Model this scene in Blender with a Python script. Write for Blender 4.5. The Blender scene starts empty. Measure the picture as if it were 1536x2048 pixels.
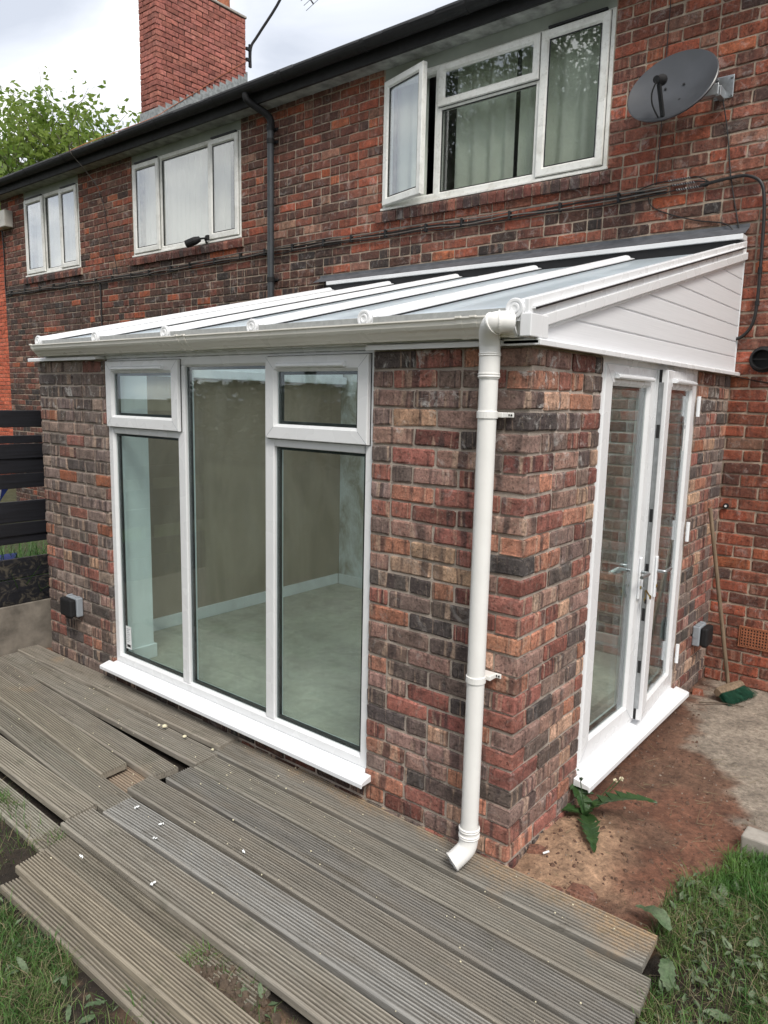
import bpy, math, random
import numpy as np
from mathutils import Vector, Matrix, noise as mnoise

S = bpy.context.scene
COL = S.collection
rnd = random.Random(7)
PI = math.pi
def rad(a): return math.radians(a)

# ------------------------------------------------------------------ camera
CAM = Vector((1.3241, -2.5168, 1.914))
YAW, PITCH, ROLL, FPX = -0.6786, 0.1522, 0.0224, 1452.64
def cam_axes():
    cy, sy, cp, sp = math.cos(YAW), math.sin(YAW), math.cos(PITCH), math.sin(PITCH)
    f = Vector((sy*cp, cy*cp, -sp)); r = Vector((cy, -sy, 0)); u = r.cross(f)
    cr, sr = math.cos(ROLL), math.sin(ROLL)
    return cr*r+sr*u, -sr*r+cr*u, f
CR, CU, CF = cam_axes()
cam = bpy.data.cameras.new('camera'); camo = bpy.data.objects.new('camera', cam); COL.objects.link(camo)
m = Matrix((CR, CU, -CF)).transposed().to_4x4(); m.translation = CAM
camo.matrix_world = m
cam.sensor_fit = 'VERTICAL'; cam.sensor_height = 24.0; cam.lens = 24.0*FPX/2048.0
cam.clip_start = 0.05; cam.clip_end = 2000
S.camera = camo

# ------------------------------------------------------------------ world, sun, exposure
SUN_EL, SUN_AZ = rad(52), rad(128)      # azimuth measured from +Y towards +X
W = bpy.data.worlds.new('World'); S.world = W; W.use_nodes = True
wt = W.node_tree; wt.nodes.clear()
def wn(t, **k):
    n = wt.nodes.new(t)
    for a, b in k.items(): setattr(n, a, b)
    return n
sky = wn('ShaderNodeTexSky', sky_type='NISHITA', sun_disc=False, sun_elevation=SUN_EL, sun_rotation=SUN_AZ,
         air_density=1.0, dust_density=4.0, ozone_density=1.0)
bg_sky = wn('ShaderNodeBackground'); bg_sky.inputs['Strength'].default_value = 0.11
wt.links.new(sky.outputs[0], bg_sky.inputs[0])
tc = wn('ShaderNodeTexCoord'); sep = wn('ShaderNodeSeparateXYZ'); wt.links.new(tc.outputs['Generated'], sep.inputs[0])
zz = wn('ShaderNodeMath', operation='MAXIMUM'); wt.links.new(sep.outputs[2], zz.inputs[0]); zz.inputs[1].default_value = 0.0
za = wn('ShaderNodeMath', operation='ADD'); wt.links.new(zz.outputs[0], za.inputs[0]); za.inputs[1].default_value = 0.28
dx = wn('ShaderNodeMath', operation='DIVIDE'); wt.links.new(sep.outputs[0], dx.inputs[0]); wt.links.new(za.outputs[0], dx.inputs[1])
dy = wn('ShaderNodeMath', operation='DIVIDE'); wt.links.new(sep.outputs[1], dy.inputs[0]); wt.links.new(za.outputs[0], dy.inputs[1])
cmb = wn('ShaderNodeCombineXYZ'); wt.links.new(dx.outputs[0], cmb.inputs[0]); wt.links.new(dy.outputs[0], cmb.inputs[1])
cl = wn('ShaderNodeTexNoise'); cl.inputs['Scale'].default_value = 2.1; cl.inputs['Detail'].default_value = 7
cl.inputs['Roughness'].default_value = 0.52; cl.inputs['Distortion'].default_value = 0.5
wt.links.new(cmb.outputs[0], cl.inputs['Vector'])
cr_ = wn('ShaderNodeValToRGB'); e = cr_.color_ramp.elements
e[0].position = 0.36; e[0].color = (0.41, 0.435, 0.485, 1)
e[1].position = 0.64; e[1].color = (0.92, 0.90, 0.86, 1)
mid = e.new(0.52); mid.color = (0.56, 0.58, 0.62, 1)
wt.links.new(cl.outputs['Fac'], cr_.inputs[0])
bg_cl = wn('ShaderNodeBackground'); wt.links.new(cr_.outputs[0], bg_cl.inputs[0]); bg_cl.inputs['Strength'].default_value = 1.0
mx = wn('ShaderNodeMixShader'); mx.inputs[0].default_value = 0.88
wt.links.new(bg_sky.outputs[0], mx.inputs[1]); wt.links.new(bg_cl.outputs[0], mx.inputs[2])
wo = wn('ShaderNodeOutputWorld'); wt.links.new(mx.outputs[0], wo.inputs['Surface'])

sl = bpy.data.lights.new('sun', 'SUN'); sl.energy = 1.5; sl.angle = rad(20); sl.color = (1.0, 0.955, 0.89)
so = bpy.data.objects.new('sun', sl); COL.objects.link(so)
sd = Vector((math.sin(SUN_AZ)*math.cos(SUN_EL), math.cos(SUN_AZ)*math.cos(SUN_EL), math.sin(SUN_EL)))
so.rotation_euler = (-sd).to_track_quat('-Z', 'Y').to_euler(); so.location = (6, -8, 12)

vs = S.view_settings
vs.view_transform = 'Standard'; vs.look = 'None'; vs.gamma = 1.0; vs.use_curve_mapping = False
vs.exposure = 0.92
S.render.engine = 'CYCLES'
cy_ = S.cycles
cy_.use_denoising = True; cy_.max_bounces = 9; cy_.transparent_max_bounces = 24
cy_.diffuse_bounces = 4; cy_.glossy_bounces = 4; cy_.sample_clamp_indirect = 6.0
cy_.caustics_reflective = False; cy_.caustics_refractive = False

# ------------------------------------------------------------------ node helpers / materials
def lin(c):
    c = c/255.0
    return c/12.92 if c <= 0.04045 else ((c+0.055)/1.055)**2.4
def rgb(r, g, b, k=1.0): return (lin(r)*k, lin(g)*k, lin(b)*k, 1.0)

class NT:
    def __init__(s, name):
        s.m = bpy.data.materials.new(name); s.m.use_nodes = True
        s.t = s.m.node_tree; s.t.nodes.clear()
        s.out = s.t.nodes.new('ShaderNodeOutputMaterial')
    def n(s, typ, ins=None, **props):
        nd = s.t.nodes.new(typ)
        for a, b in props.items(): setattr(nd, a, b)
        for a, b in (ins or {}).items():
            sock = nd.inputs[a]
            if hasattr(b, 'is_output') or isinstance(b, bpy.types.NodeSocket): s.t.links.new(b, sock)
            else: sock.default_value = b[:3] if (sock.type == 'VECTOR' and len(b) == 4) else b
        return nd
    def noise(s, vec, scale, detail=4, rough=0.55, dist=0.0):
        return s.n('ShaderNodeTexNoise', {'Vector': vec, 'Scale': scale, 'Detail': detail, 'Roughness': rough, 'Distortion': dist}).outputs['Fac']
    def mr(s, v, a, b, c=0.0, d=1.0):
        return s.n('ShaderNodeMapRange', {0: v, 1: a, 2: b, 3: c, 4: d}, clamp=True).outputs[0]
    def math(s, op, a, b=0.0):
        return s.n('ShaderNodeMath', {0: a, 1: b}, operation=op).outputs[0]
    def mix(s, f, a, b, mode='MIX'):
        nd = s.n('ShaderNodeMix', data_type='RGBA', blend_type=mode)
        for i, v in ((0, f), (6, a), (7, b)):
            if isinstance(v, bpy.types.NodeSocket): s.t.links.new(v, nd.inputs[i])
            else: nd.inputs[i].default_value = v
        return nd.outputs[2]
    def scalecol(s, col, f):
        return s.n('ShaderNodeVectorMath', {0: col, 'Scale': f}, operation='SCALE').outputs[0]
    def pos(s): return s.n('ShaderNodeNewGeometry').outputs['Position']
    def objc(s): return s.n('ShaderNodeTexCoord').outputs['Object']
    def vmul(s, v, k): return s.n('ShaderNodeVectorMath', {0: v, 1: k}, operation='MULTIPLY').outputs[0]
    def bump(s, h, strength=0.4, dist=0.01, normal=None):
        ins = {'Height': h, 'Strength': strength, 'Distance': dist}
        if normal is not None: ins['Normal'] = normal
        return s.n('ShaderNodeBump', ins).outputs[0]
    def pbr(s, col, rough=0.6, normal=None, **kw):
        ins = {'Base Color': col, 'Roughness': rough}
        if normal is not None: ins['Normal'] = normal
        for a, b in kw.items(): ins[a.replace('_', ' ')] = b
        p = s.n('ShaderNodeBsdfPrincipled', ins)
        s.t.links.new(p.outputs[0], s.out.inputs['Surface'])
        return s.m

M = {}
def plain(name, col, rough=0.5, var=0.12, scale=12.0, bump=0.0, bscale=80.0, **kw):
    t = NT(name); p = t.pos()
    f = t.mr(t.noise(p, scale, 3), 0.3, 0.7, 1-var, 1+var)
    nrm = t.bump(t.noise(p, bscale, 4), bump, 0.004) if bump else None
    rr = t.mr(t.noise(p, scale*2.3, 1), 0.3, 0.7, max(0.02, rough-0.05), rough+0.05)
    M[name] = t.pbr(t.scalecol(col, f), rr, nrm, **kw)
    return M[name]

plain('upvc', (0.80, 0.81, 0.82, 1), 0.28, 0.03, 3.0)
plain('upvc_sill', (0.83, 0.85, 0.87, 1), 0.22, 0.03, 6.0)
plain('cream_plastic', (0.84, 0.815, 0.75, 1), 0.3, 0.03, 4.0)
plain('pipe_white', (0.82, 0.81, 0.78, 1), 0.38, 0.04, 5.0)
plain('black_plastic', (0.008, 0.008, 0.009, 1), 0.7, 0.2, 8.0)
plain('dark_grey_pipe', (0.045, 0.05, 0.055, 1), 0.4, 0.15, 8.0)
plain('gasket', (0.01, 0.01, 0.011, 1), 0.5, 0.1, 8.0)
plain('lead', (0.09, 0.095, 0.105, 1), 0.55, 0.25, 14.0, 0.35, 25)
plain('lead_pale', (0.27, 0.29, 0.29, 1), 0.6, 0.35, 22.0, 0.4, 25)
plain('alu_trim', (0.36, 0.37, 0.36, 1), 0.42, 0.12, 60.0)
plain('steel', (0.42, 0.44, 0.45, 1), 0.35, 0.15, 30.0, Metallic=0.8)
plain('brass', (0.35, 0.27, 0.10, 1), 0.3, 0.2, 60.0, Metallic=0.9)
plain('socket_grey', (0.30, 0.33, 0.36, 1), 0.4, 0.06, 20.0)
plain('cable_black', (0.015, 0.014, 0.014, 1), 0.45, 0.2, 30.0)
plain('cable_grey', (0.16, 0.145, 0.13, 1), 0.5, 0.25, 20.0)
plain('terracotta', (0.33, 0.12, 0.06, 1), 0.8, 0.25, 30.0, 0.3, 90)
plain('dish_grey', (0.055, 0.058, 0.064, 1), 0.36, 0.12, 6.0)
plain('slate', (0.05, 0.05, 0.053, 1), 0.6, 0.3, 6.0, 0.3, 30)
plain('skirting', (0.78, 0.78, 0.77, 1), 0.45, 0.08, 7.0)
plain('white_plaster', (0.82, 0.82, 0.81, 1), 0.8, 0.08, 3.0, 0.1, 30)
plain('curtain', (0.82, 0.86, 0.76, 1), 0.9, 0.08, 3.0)
plain('net_curtain', (0.86, 0.82, 0.79, 1), 0.9, 0.08, 3.0)
plain('room_wall', (0.25, 0.24, 0.25, 1), 0.9, 0.1, 2.0)
plain('paper', (0.78, 0.80, 0.80, 1), 0.7, 0.08, 60.0)
plain('bread', (0.76, 0.70, 0.50, 1), 0.9, 0.2, 90.0, 0.5, 200)
plain('green_bristle', (0.015, 0.075, 0.045, 1), 0.5, 0.4, 60.0)
plain('alarm_box', (0.50, 0.48, 0.43, 1), 0.45, 0.12, 10.0)
plain('soffit', (0.30, 0.31, 0.29, 1), 0.7, 0.45, 9.0, 0.2, 40)
plain('header_board', (0.36, 0.39, 0.35, 1), 0.6, 0.12, 5.0)
plain('bark', (0.10, 0.08, 0.06, 1), 0.9, 0.35, 25.0, 0.5, 60)
plain('twig', (0.09, 0.065, 0.045, 1), 0.9, 0.3, 40.0)
plain('concrete_block', (0.36, 0.33, 0.29, 1), 0.9, 0.2, 18.0, 0.5, 120)
plain('gravel_grit', (0.24, 0.19, 0.15, 1), 0.95, 0.5, 40.0)
plain('red_clod', (0.115, 0.066, 0.045, 1), 0.95, 0.45, 60.0)
plain('gravel_board', (0.20, 0.175, 0.145, 1), 0.92, 0.35, 9.0, 0.4, 90)
plain('blue_cloth', (0.02, 0.04, 0.20, 1), 0.8, 0.2, 20.0)

def aged_upvc():
    t = NT('aged_upvc'); p = t.pos()
    base = t.mix(t.mr(t.noise(p, 7, 6, 0.6, 0.6), 0.45, 0.75), (0.82, 0.82, 0.78, 1), (0.62, 0.61, 0.56, 1))
    base = t.mix(t.mr(t.noise(p, 45, 4), 0.55, 0.8, 0, 0.5), base, (0.40, 0.38, 0.33, 1))
    M['aged_upvc'] = t.pbr(base, 0.38)
aged_upvc()

def clad():
    t = NT('clad'); p = t.pos()
    g = t.noise(t.vmul(p, (30, 3.0, 240)), 1.0, 4)
    M['clad'] = t.pbr(t.scalecol((0.79, 0.80, 0.82, 1), t.mr(g, 0.3, 0.7, 0.95, 1.03)), 0.36, t.bump(g, 0.12, 0.002))
clad()

def glass(name, tint, refl=1.0, dirt=0.03):
    t = NT(name)
    lw = t.n('ShaderNodeLayerWeight', {'Blend': 0.5}).outputs['Facing']
    f = t.math('POWER', lw, 4.2)
    f = t.math('ADD', t.math('MULTIPLY', f, 0.94*refl), 0.045*refl)
    tr = t.n('ShaderNodeBsdfTransparent', {'Color': tint})
    gl = t.n('ShaderNodeBsdfGlossy', {'Color': (0.95, 0.97, 1.0, 1), 'Roughness': 0.012})
    a = t.n('ShaderNodeMixShader', {0: f, 1: tr.outputs[0], 2: gl.outputs[0]})
    df = t.n('ShaderNodeBsdfDiffuse', {'Color': (0.6, 0.62, 0.6, 1)})
    p = t.pos()
    sm = t.mr(t.noise(t.vmul(p, (9, 9, 2.2)), 1.0, 6, 0.65, 1.2), 0.48, 0.75, 0.006, dirt)
    b = t.n('ShaderNodeMixShader', {0: sm, 1: a.outputs[0], 2: df.outputs[0]})
    t.t.links.new(b.outputs[0], t.out.inputs['Surface'])
    M[name] = t.m
glass('pane_tinted', (0.93, 0.99, 0.982, 1), 1.0, 0.03)
glass('pane_inner', (0.965, 0.99, 0.985, 1), 0.5, 0.012)
glass('pane_house', (0.93, 0.95, 0.935, 1), 2.6, 0.02)
def roofglass():
    t = NT('roof_glass'); p = t.pos()
    lw = t.n('ShaderNodeLayerWeight', {'Blend': 0.5}).outputs['Facing']
    f = t.math('ADD', t.math('MULTIPLY', t.math('POWER', lw, 5.0), 0.75), 0.04)
    tr = t.n('ShaderNodeBsdfTransparent', {'Color': (0.96, 0.985, 1.0, 1)})
    gl = t.n('ShaderNodeBsdfGlossy', {'Color': (0.93, 0.97, 1.0, 1), 'Roughness': 0.05})
    a = t.n('ShaderNodeMixShader', {0: f, 1: tr.outputs[0], 2: gl.outputs[0]})
    df = t.n('ShaderNodeBsdfDiffuse', {'Color': (0.78, 0.87, 0.93, 1)}); tl = t.n('ShaderNodeBsdfTranslucent', {'Color': (0.95, 0.98, 1.0, 1)})
    sky_sheen = t.n('ShaderNodeMixShader', {0: 0.72, 1: df.outputs[0], 2: tl.outputs[0]})  # pale blue diffuse mixed into the glass stands in for reflected sky
    b = t.n('ShaderNodeMixShader', {0: t.mr(t.noise(t.vmul(p, (1.2, 0.8, 1)), 1.0, 4), 0.3, 0.7, 0.60, 0.82), 1: a.outputs[0], 2: sky_sheen.outputs[0]})
    t.t.links.new(b.outputs[0], t.out.inputs['Surface']); M['roof_glass'] = t.m
roofglass()

def brick_mat(name, obj_mode, dark=(0.045, 0.03, 0.03, 1), kd=0.75, light=(0.45, 0.28, 0.18, 1), kl=0.45,
              soot=0.35, white=0.0, whitez=None, smear=(0.33, 0.27, 0.21, 1), ks=0.25):
    t = NT(name); p = t.pos()
    if obj_mode:
        oi = t.n('ShaderNodeObjectInfo'); base = oi.outputs['Color']; seed = oi.outputs['Random']
    else:
        ca = t.n('ShaderNodeVertexColor', layer_name='bcol'); base = ca.outputs['Color']; seed = ca.outputs['Alpha']
    uv = t.n('ShaderNodeUVMap', uv_map='UVMap').outputs[0]
    sv = t.n('ShaderNodeCombineXYZ', {0: t.math('MULTIPLY', seed, 173.0), 1: t.math('MULTIPLY', seed, 91.0), 2: t.math('MULTIPLY', seed, 57.0)}).outputs[0]
    def off(k): return t.n('ShaderNodeVectorMath', {0: t.vmul(uv, k), 1: sv}, operation='ADD').outputs[0]
    s1 = t.mr(t.noise(off((15, 1.6, 0)), 1.0, 3, 0.5, 0.6), 0.52, 0.62)
    s2 = t.mr(t.noise(off((21, 2.0, 4)), 1.0, 3, 0.5, 0.6), 0.58, 0.66)
    c = t.mix(t.math('MULTIPLY', s1, kd), base, dark)
    c = t.mix(t.math('MULTIPLY', s2, kl), c, light)
    bl = t.noise(off((14, 14, 2)), 1.0, 6, 0.65, 0.4)
    c = t.scalecol(c, t.mr(bl, 0.3, 0.7, 0.50, 1.42))
    sp = t.noise(p, 105, 4, 0.75)
    c = t.scalecol(c, t.mr(sp, 0.32, 0.68, 0.62, 1.36))
    so_ = t.mr(t.noise(p, 1.6, 5, 0.6), 0.45, 0.72, 0.0, soot)
    c = t.mix(so_, c, (0.03, 0.024, 0.022, 1))
    sm = t.mr(t.noise(p, 48, 6, 0.75, 0.5), 0.55, 0.68, 0.0, ks)
    c = t.mix(sm, c, smear)
    if white:
        w = t.mr(t.noise(p, 9.0, 7, 0.74, 1.2), 0.55, 0.68, 0.0, white)
        if whitez:
            z = t.n('ShaderNodeSeparateXYZ', {0: p}).outputs[2]
            w = t.math('MULTIPLY', w, t.mr(z, whitez[0], whitez[1], 0.22, 1.0))
        c = t.mix(w, c, (0.62, 0.60, 0.57, 1))
    pit = t.mr(t.noise(p, 62, 5, 0.7), 0.30, 0.44, 0.0, 1.0)
    c = t.scalecol(c, t.mr(pit, 0.0, 1.0, 0.62, 1.04))
    h = t.math('ADD', t.math('MULTIPLY', bl, 0.6), t.math('ADD', t.math('MULTIPLY', sp, 0.25), t.math('MULTIPLY', pit, 0.5)))
    M[name] = t.pbr(c, 0.88, t.bump(h, 0.9, 0.010))
for sfx, om in (('_o', True), ('_j', False)):
    brick_mat('cbrick'+sfx, om, kd=0.74, light=(0.52, 0.37, 0.27, 1), kl=0.58, soot=0.22, white=0.9, whitez=(1.5, 2.0), ks=0.5)
    brick_mat('hbrick'+sfx, om, dark=(0.05, 0.022, 0.018, 1), kd=0.45, light=(0.42, 0.24, 0.17, 1), kl=0.34, soot=0.34, white=0.3, ks=0.36)
brick_mat('chbrick_j', False, kd=0.12, kl=0.10, soot=0.15, white=0.0, ks=0.12)
brick_mat('pbrick_j', False, kd=0.1, kl=0.1, soot=0.1, white=0.6, ks=0.2)
brick_mat('nbrick_j', False, kd=0.12, kl=0.12, soot=0.1, ks=0.1)

def mortar(name, col, var=0.35):
    t = NT(name); p = t.pos()
    c = t.scalecol(col, t.mr(t.noise(p, 9, 6, 0.6), 0.3, 0.7, 1-var, 1+var))
    c = t.scalecol(c, t.mr(t.noise(p, 320, 3, 0.7), 0.3, 0.7, 0.75, 1.2))
    h = t.math('ADD', t.noise(p, 150, 5, 0.7), t.noise(p, 30, 3))
    M[name] = t.pbr(c, 0.95, t.bump(h, 0.6, 0.006))
mortar('mortar_c', (0.42, 0.355, 0.30, 1))
mortar('mortar_h', (0.41, 0.33, 0.255, 1), 0.45)
mortar('mortar_ch', (0.055, 0.03, 0.025, 1))
mortar('mortar_n', (0.36, 0.22, 0.16, 1))

def plaster():
    t = NT('brown_plaster'); p = t.pos()
    c = t.mix(t.mr(t.noise(t.vmul(p, (2.2, 2.2, 0.9)), 1.0, 6, 0.6, 0.8), 0.35, 0.7), (0.31, 0.235, 0.17, 1), (0.46, 0.365, 0.28, 1))
    c = t.mix(t.mr(t.noise(t.vmul(p, (7, 7, 0.8)), 1.0, 5, 0.6, 0.4), 0.5, 0.72, 0, 0.45), c, (0.42, 0.34, 0.27, 1))
    M['brown_plaster'] = t.pbr(c, 0.9, t.bump(t.noise(p, 30, 5), 0.2, 0.004))
    t = NT('patch_plaster'); p = t.pos()
    w = t.mr(t.noise(t.vmul(p, (5, 5, 2.6)), 1.0, 7, 0.68, 0.5), 0.40, 0.62)
    c = t.mix(w, (0.42, 0.37, 0.30, 1), (0.76, 0.77, 0.76, 1))
    M['patch_plaster'] = t.pbr(c, 0.9)
    t = NT('screed'); p = t.pos()
    c = t.mix(t.mr(t.noise(p, 2.2, 7, 0.65, 0.6), 0.35, 0.7), (0.40, 0.36, 0.29, 1), (0.54, 0.495, 0.41, 1))
    c = t.mix(t.mr(t.noise(t.vmul(p, (1.5, 9, 1)), 1.0, 5, 0.6, 0.7), 0.55, 0.75, 0, 0.5), c, (0.50, 0.46, 0.39, 1))
    c = t.scalecol(c, t.mr(t.noise(p, 9, 7, 0.7, 0.8), 0.3, 0.7, 0.84, 1.14))
    c = t.mix(t.mr(t.noise(t.vmul(p, (14, 40, 1)), 1.0, 4, 0.7, 0.6), 0.62, 0.70, 0, 0.5), c, (0.62, 0.58, 0.5, 1))
    M['screed'] = t.pbr(c, 0.85, t.bump(t.noise(p, 60, 5), 0.2, 0.003))
plaster()

def deckwood():
    t = NT('deck_wood'); o = t.objc(); oi = t.n('ShaderNodeObjectInfo')
    p = t.pos()
    sv = t.n('ShaderNodeCombineXYZ', {0: t.math('MULTIPLY', oi.outputs['Random'], 91.0), 1: t.math('MULTIPLY', oi.outputs['Random'], 33.0), 2: 0.0}).outputs[0]
    q = t.n('ShaderNodeVectorMath', {0: o, 1: sv}, operation='ADD').outputs[0]
    grain = t.noise(t.vmul(q, (3.0, 160, 60)), 1.0, 5, 0.65)
    c = t.scalecol(oi.outputs['Color'], t.mr(grain, 0.28, 0.72, 0.55, 1.4))
    c = t.mix(t.mr(t.noise(t.vmul(q, (2.2, 9, 9)), 1.0, 6, 0.6, 0.6), 0.46, 0.72, 0, 0.6), c, (0.24, 0.205, 0.16, 1))
    c = t.mix(t.mr(t.noise(t.vmul(q, (5, 22, 9)), 1.0, 6, 0.7, 0.8), 0.58, 0.72, 0, 0.6), c, (0.085, 0.072, 0.052, 1))
    # grit and sawn dust caught on the ridges
    sp = t.mr(t.noise(t.vmul(p, (60, 190, 60)), 1.0, 3, 0.8), 0.63, 0.70, 0, 1)
    c = t.mix(t.math('MULTIPLY', sp, t.mr(t.noise(p, 3.5, 4), 0.42, 0.62)), c, (0.46, 0.41, 0.31, 1))
    fl = t.mr(t.noise(p, 70, 3, 0.8), 0.68, 0.70, 0, 0.9)
    c = t.mix(fl, c, (0.03, 0.027, 0.022, 1))
    # builders' sand along the wall
    xyz = t.n('ShaderNodeSeparateXYZ', {0: p})
    wal = t.math('ADD', xyz.outputs[1], t.math('MULTIPLY', t.noise(t.vmul(p, (3, 3, 3)), 1.0, 4), 0.36))
    xm = t.mr(t.math('ADD', xyz.outputs[0], t.math('MULTIPLY', t.noise(p, 2.3, 3), 0.5)), -1.75, -0.8)
    sand = t.math('MULTIPLY', t.mr(wal, 0.08, 0.22), xm)
    patch = t.mr(t.noise(p, 2.6, 3, 0.5), 0.62, 0.72, 0, 0.55)
    sand = t.math('MAXIMUM', sand, t.math('MULTIPLY', patch, t.mr(xyz.outputs[1], -0.85, -0.3)))
    sand = t.math('MULTIPLY', sand, t.mr(t.noise(p, 55, 5, 0.75), 0.32, 0.58))
    c = t.mix(sand, c, (0.42, 0.29, 0.17, 1))
    c = t.mix(t.mr(t.noise(t.vmul(q, (1.1, 30, 9)), 1.0, 5, 0.65, 0.3), 0.55, 0.70, 0, 0.65), c, (0.10, 0.085, 0.062, 1))
    # end grain split and algae
    c = t.mix(t.mr(t.noise(p, 6, 5, 0.6), 0.60, 0.75, 0, 0.35), c, (0.075, 0.08, 0.045, 1))
    h = t.math('ADD', t.math('MULTIPLY', grain, 0.8), t.noise(p, 180, 3, 0.7))
    M['deck_wood'] = t.pbr(c, 0.82, t.bump(h, 0.55, 0.003))
deckwood()

def blackwood():
    t = NT('black_wood'); p = t.pos()
    g = t.noise(t.vmul(p, (8, 2.5, 60)), 1.0, 5, 0.6)
    c = t.scalecol((0.0085, 0.009, 0.0125, 1), t.mr(g, 0.3, 0.7, 0.5, 1.6))
    z = t.n('ShaderNodeSeparateXYZ', {0: p}).outputs[2]
    worn = t.math('MULTIPLY', t.mr(t.noise(p, 14, 8, 0.72, 1.2), 0.50, 0.62), t.mr(z, 0.62, 0.75, 1.0, 0.0))
    c = t.mix(t.math('MULTIPLY', worn, 0.8), c, (0.11, 0.095, 0.07, 1))
    M['black_wood'] = t.pbr(c, 0.55, t.bump(g, 0.4, 0.004))
    t = NT('old_wood'); p = t.objc()
    g = t.noise(t.vmul(p, (60, 60, 3)), 1.0, 5, 0.6)
    M['old_wood'] = t.pbr(t.scalecol((0.20, 0.145, 0.095, 1), t.mr(g, 0.3, 0.7, 0.55, 1.4)), 0.8, t.bump(g, 0.4, 0.003))
blackwood()

def ground_mat():
    t = NT('ground'); p = t.pos()
    base = t.n('ShaderNodeVertexColor', layer_name='gcol').outputs['Color']
    c = t.scalecol(base, t.mr(t.noise(p, 6, 7, 0.65, 0.5), 0.3, 0.7, 0.62, 1.4))
    c = t.scalecol(c, t.mr(t.noise(p, 38, 7, 0.75), 0.32, 0.68, 0.52, 1.5))
    c = t.mix(t.mr(t.noise(p, 120, 3, 0.8), 0.66, 0.72, 0, 0.7), c, (0.45, 0.40, 0.34, 1))
    c = t.mix(t.mr(t.noise(p, 17, 7, 0.78, 1.4), 0.58, 0.68, 0, 0.7), c, (0.04, 0.026, 0.018, 1))
    h = t.math('ADD', t.math('MULTIPLY', t.noise(p, 24, 6, 0.7), 1.0), t.math('MULTIPLY', t.noise(p, 140, 4, 0.75), 0.5))
    M['ground'] = t.pbr(c, 0.95, t.bump(h, 1.0, 0.022))
ground_mat()

def leaf_mat(name, c1, c2, trans=0.35, rough=0.5, scale=8.0):
    t = NT(name); p = t.pos()
    c = t.mix(t.mr(t.noise(p, scale, 3), 0.35, 0.65), c1, c2)
    c = t.scalecol(c, t.mr(t.noise(p, scale*9, 3), 0.3, 0.7, 0.7, 1.3))
    d = t.n('ShaderNodeBsdfPrincipled', {'Base Color': c, 'Roughness': rough})
    tr = t.n('ShaderNodeBsdfTranslucent', {'Color': c})
    mxs = t.n('ShaderNodeMixShader', {0: trans, 1: d.outputs[0], 2: tr.outputs[0]})
    t.t.links.new(mxs.outputs[0], t.out.inputs['Surface']); M[name] = t.m
leaf_mat('grass_blade', (0.060, 0.115, 0.030, 1), (0.155, 0.18, 0.065, 1), 0.25, 0.55, 5.0)
leaf_mat('lush_blade', (0.05, 0.14, 0.026, 1), (0.12, 0.235, 0.05, 1), 0.3, 0.5, 5.0)
leaf_mat('dry_straw', (0.30, 0.25, 0.15, 1), (0.20, 0.165, 0.095, 1), 0.15, 0.8, 9.0)
leaf_mat('spring_leaf', (0.13, 0.22, 0.035, 1), (0.25, 0.33, 0.07, 1), 0.5, 0.5, 0.8)
leaf_mat('tree_leaf', (0.045, 0.085, 0.025, 1), (0.09, 0.13, 0.04, 1), 0.35, 0.5, 0.8)
leaf_mat('weed_leaf', (0.075, 0.125, 0.055, 1), (0.16, 0.20, 0.12, 1), 0.15, 0.7, 11.0)
leaf_mat('dandelion_leaf', (0.026, 0.07, 0.02, 1), (0.05, 0.10, 0.03, 1), 0.2, 0.45, 20.0)

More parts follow.
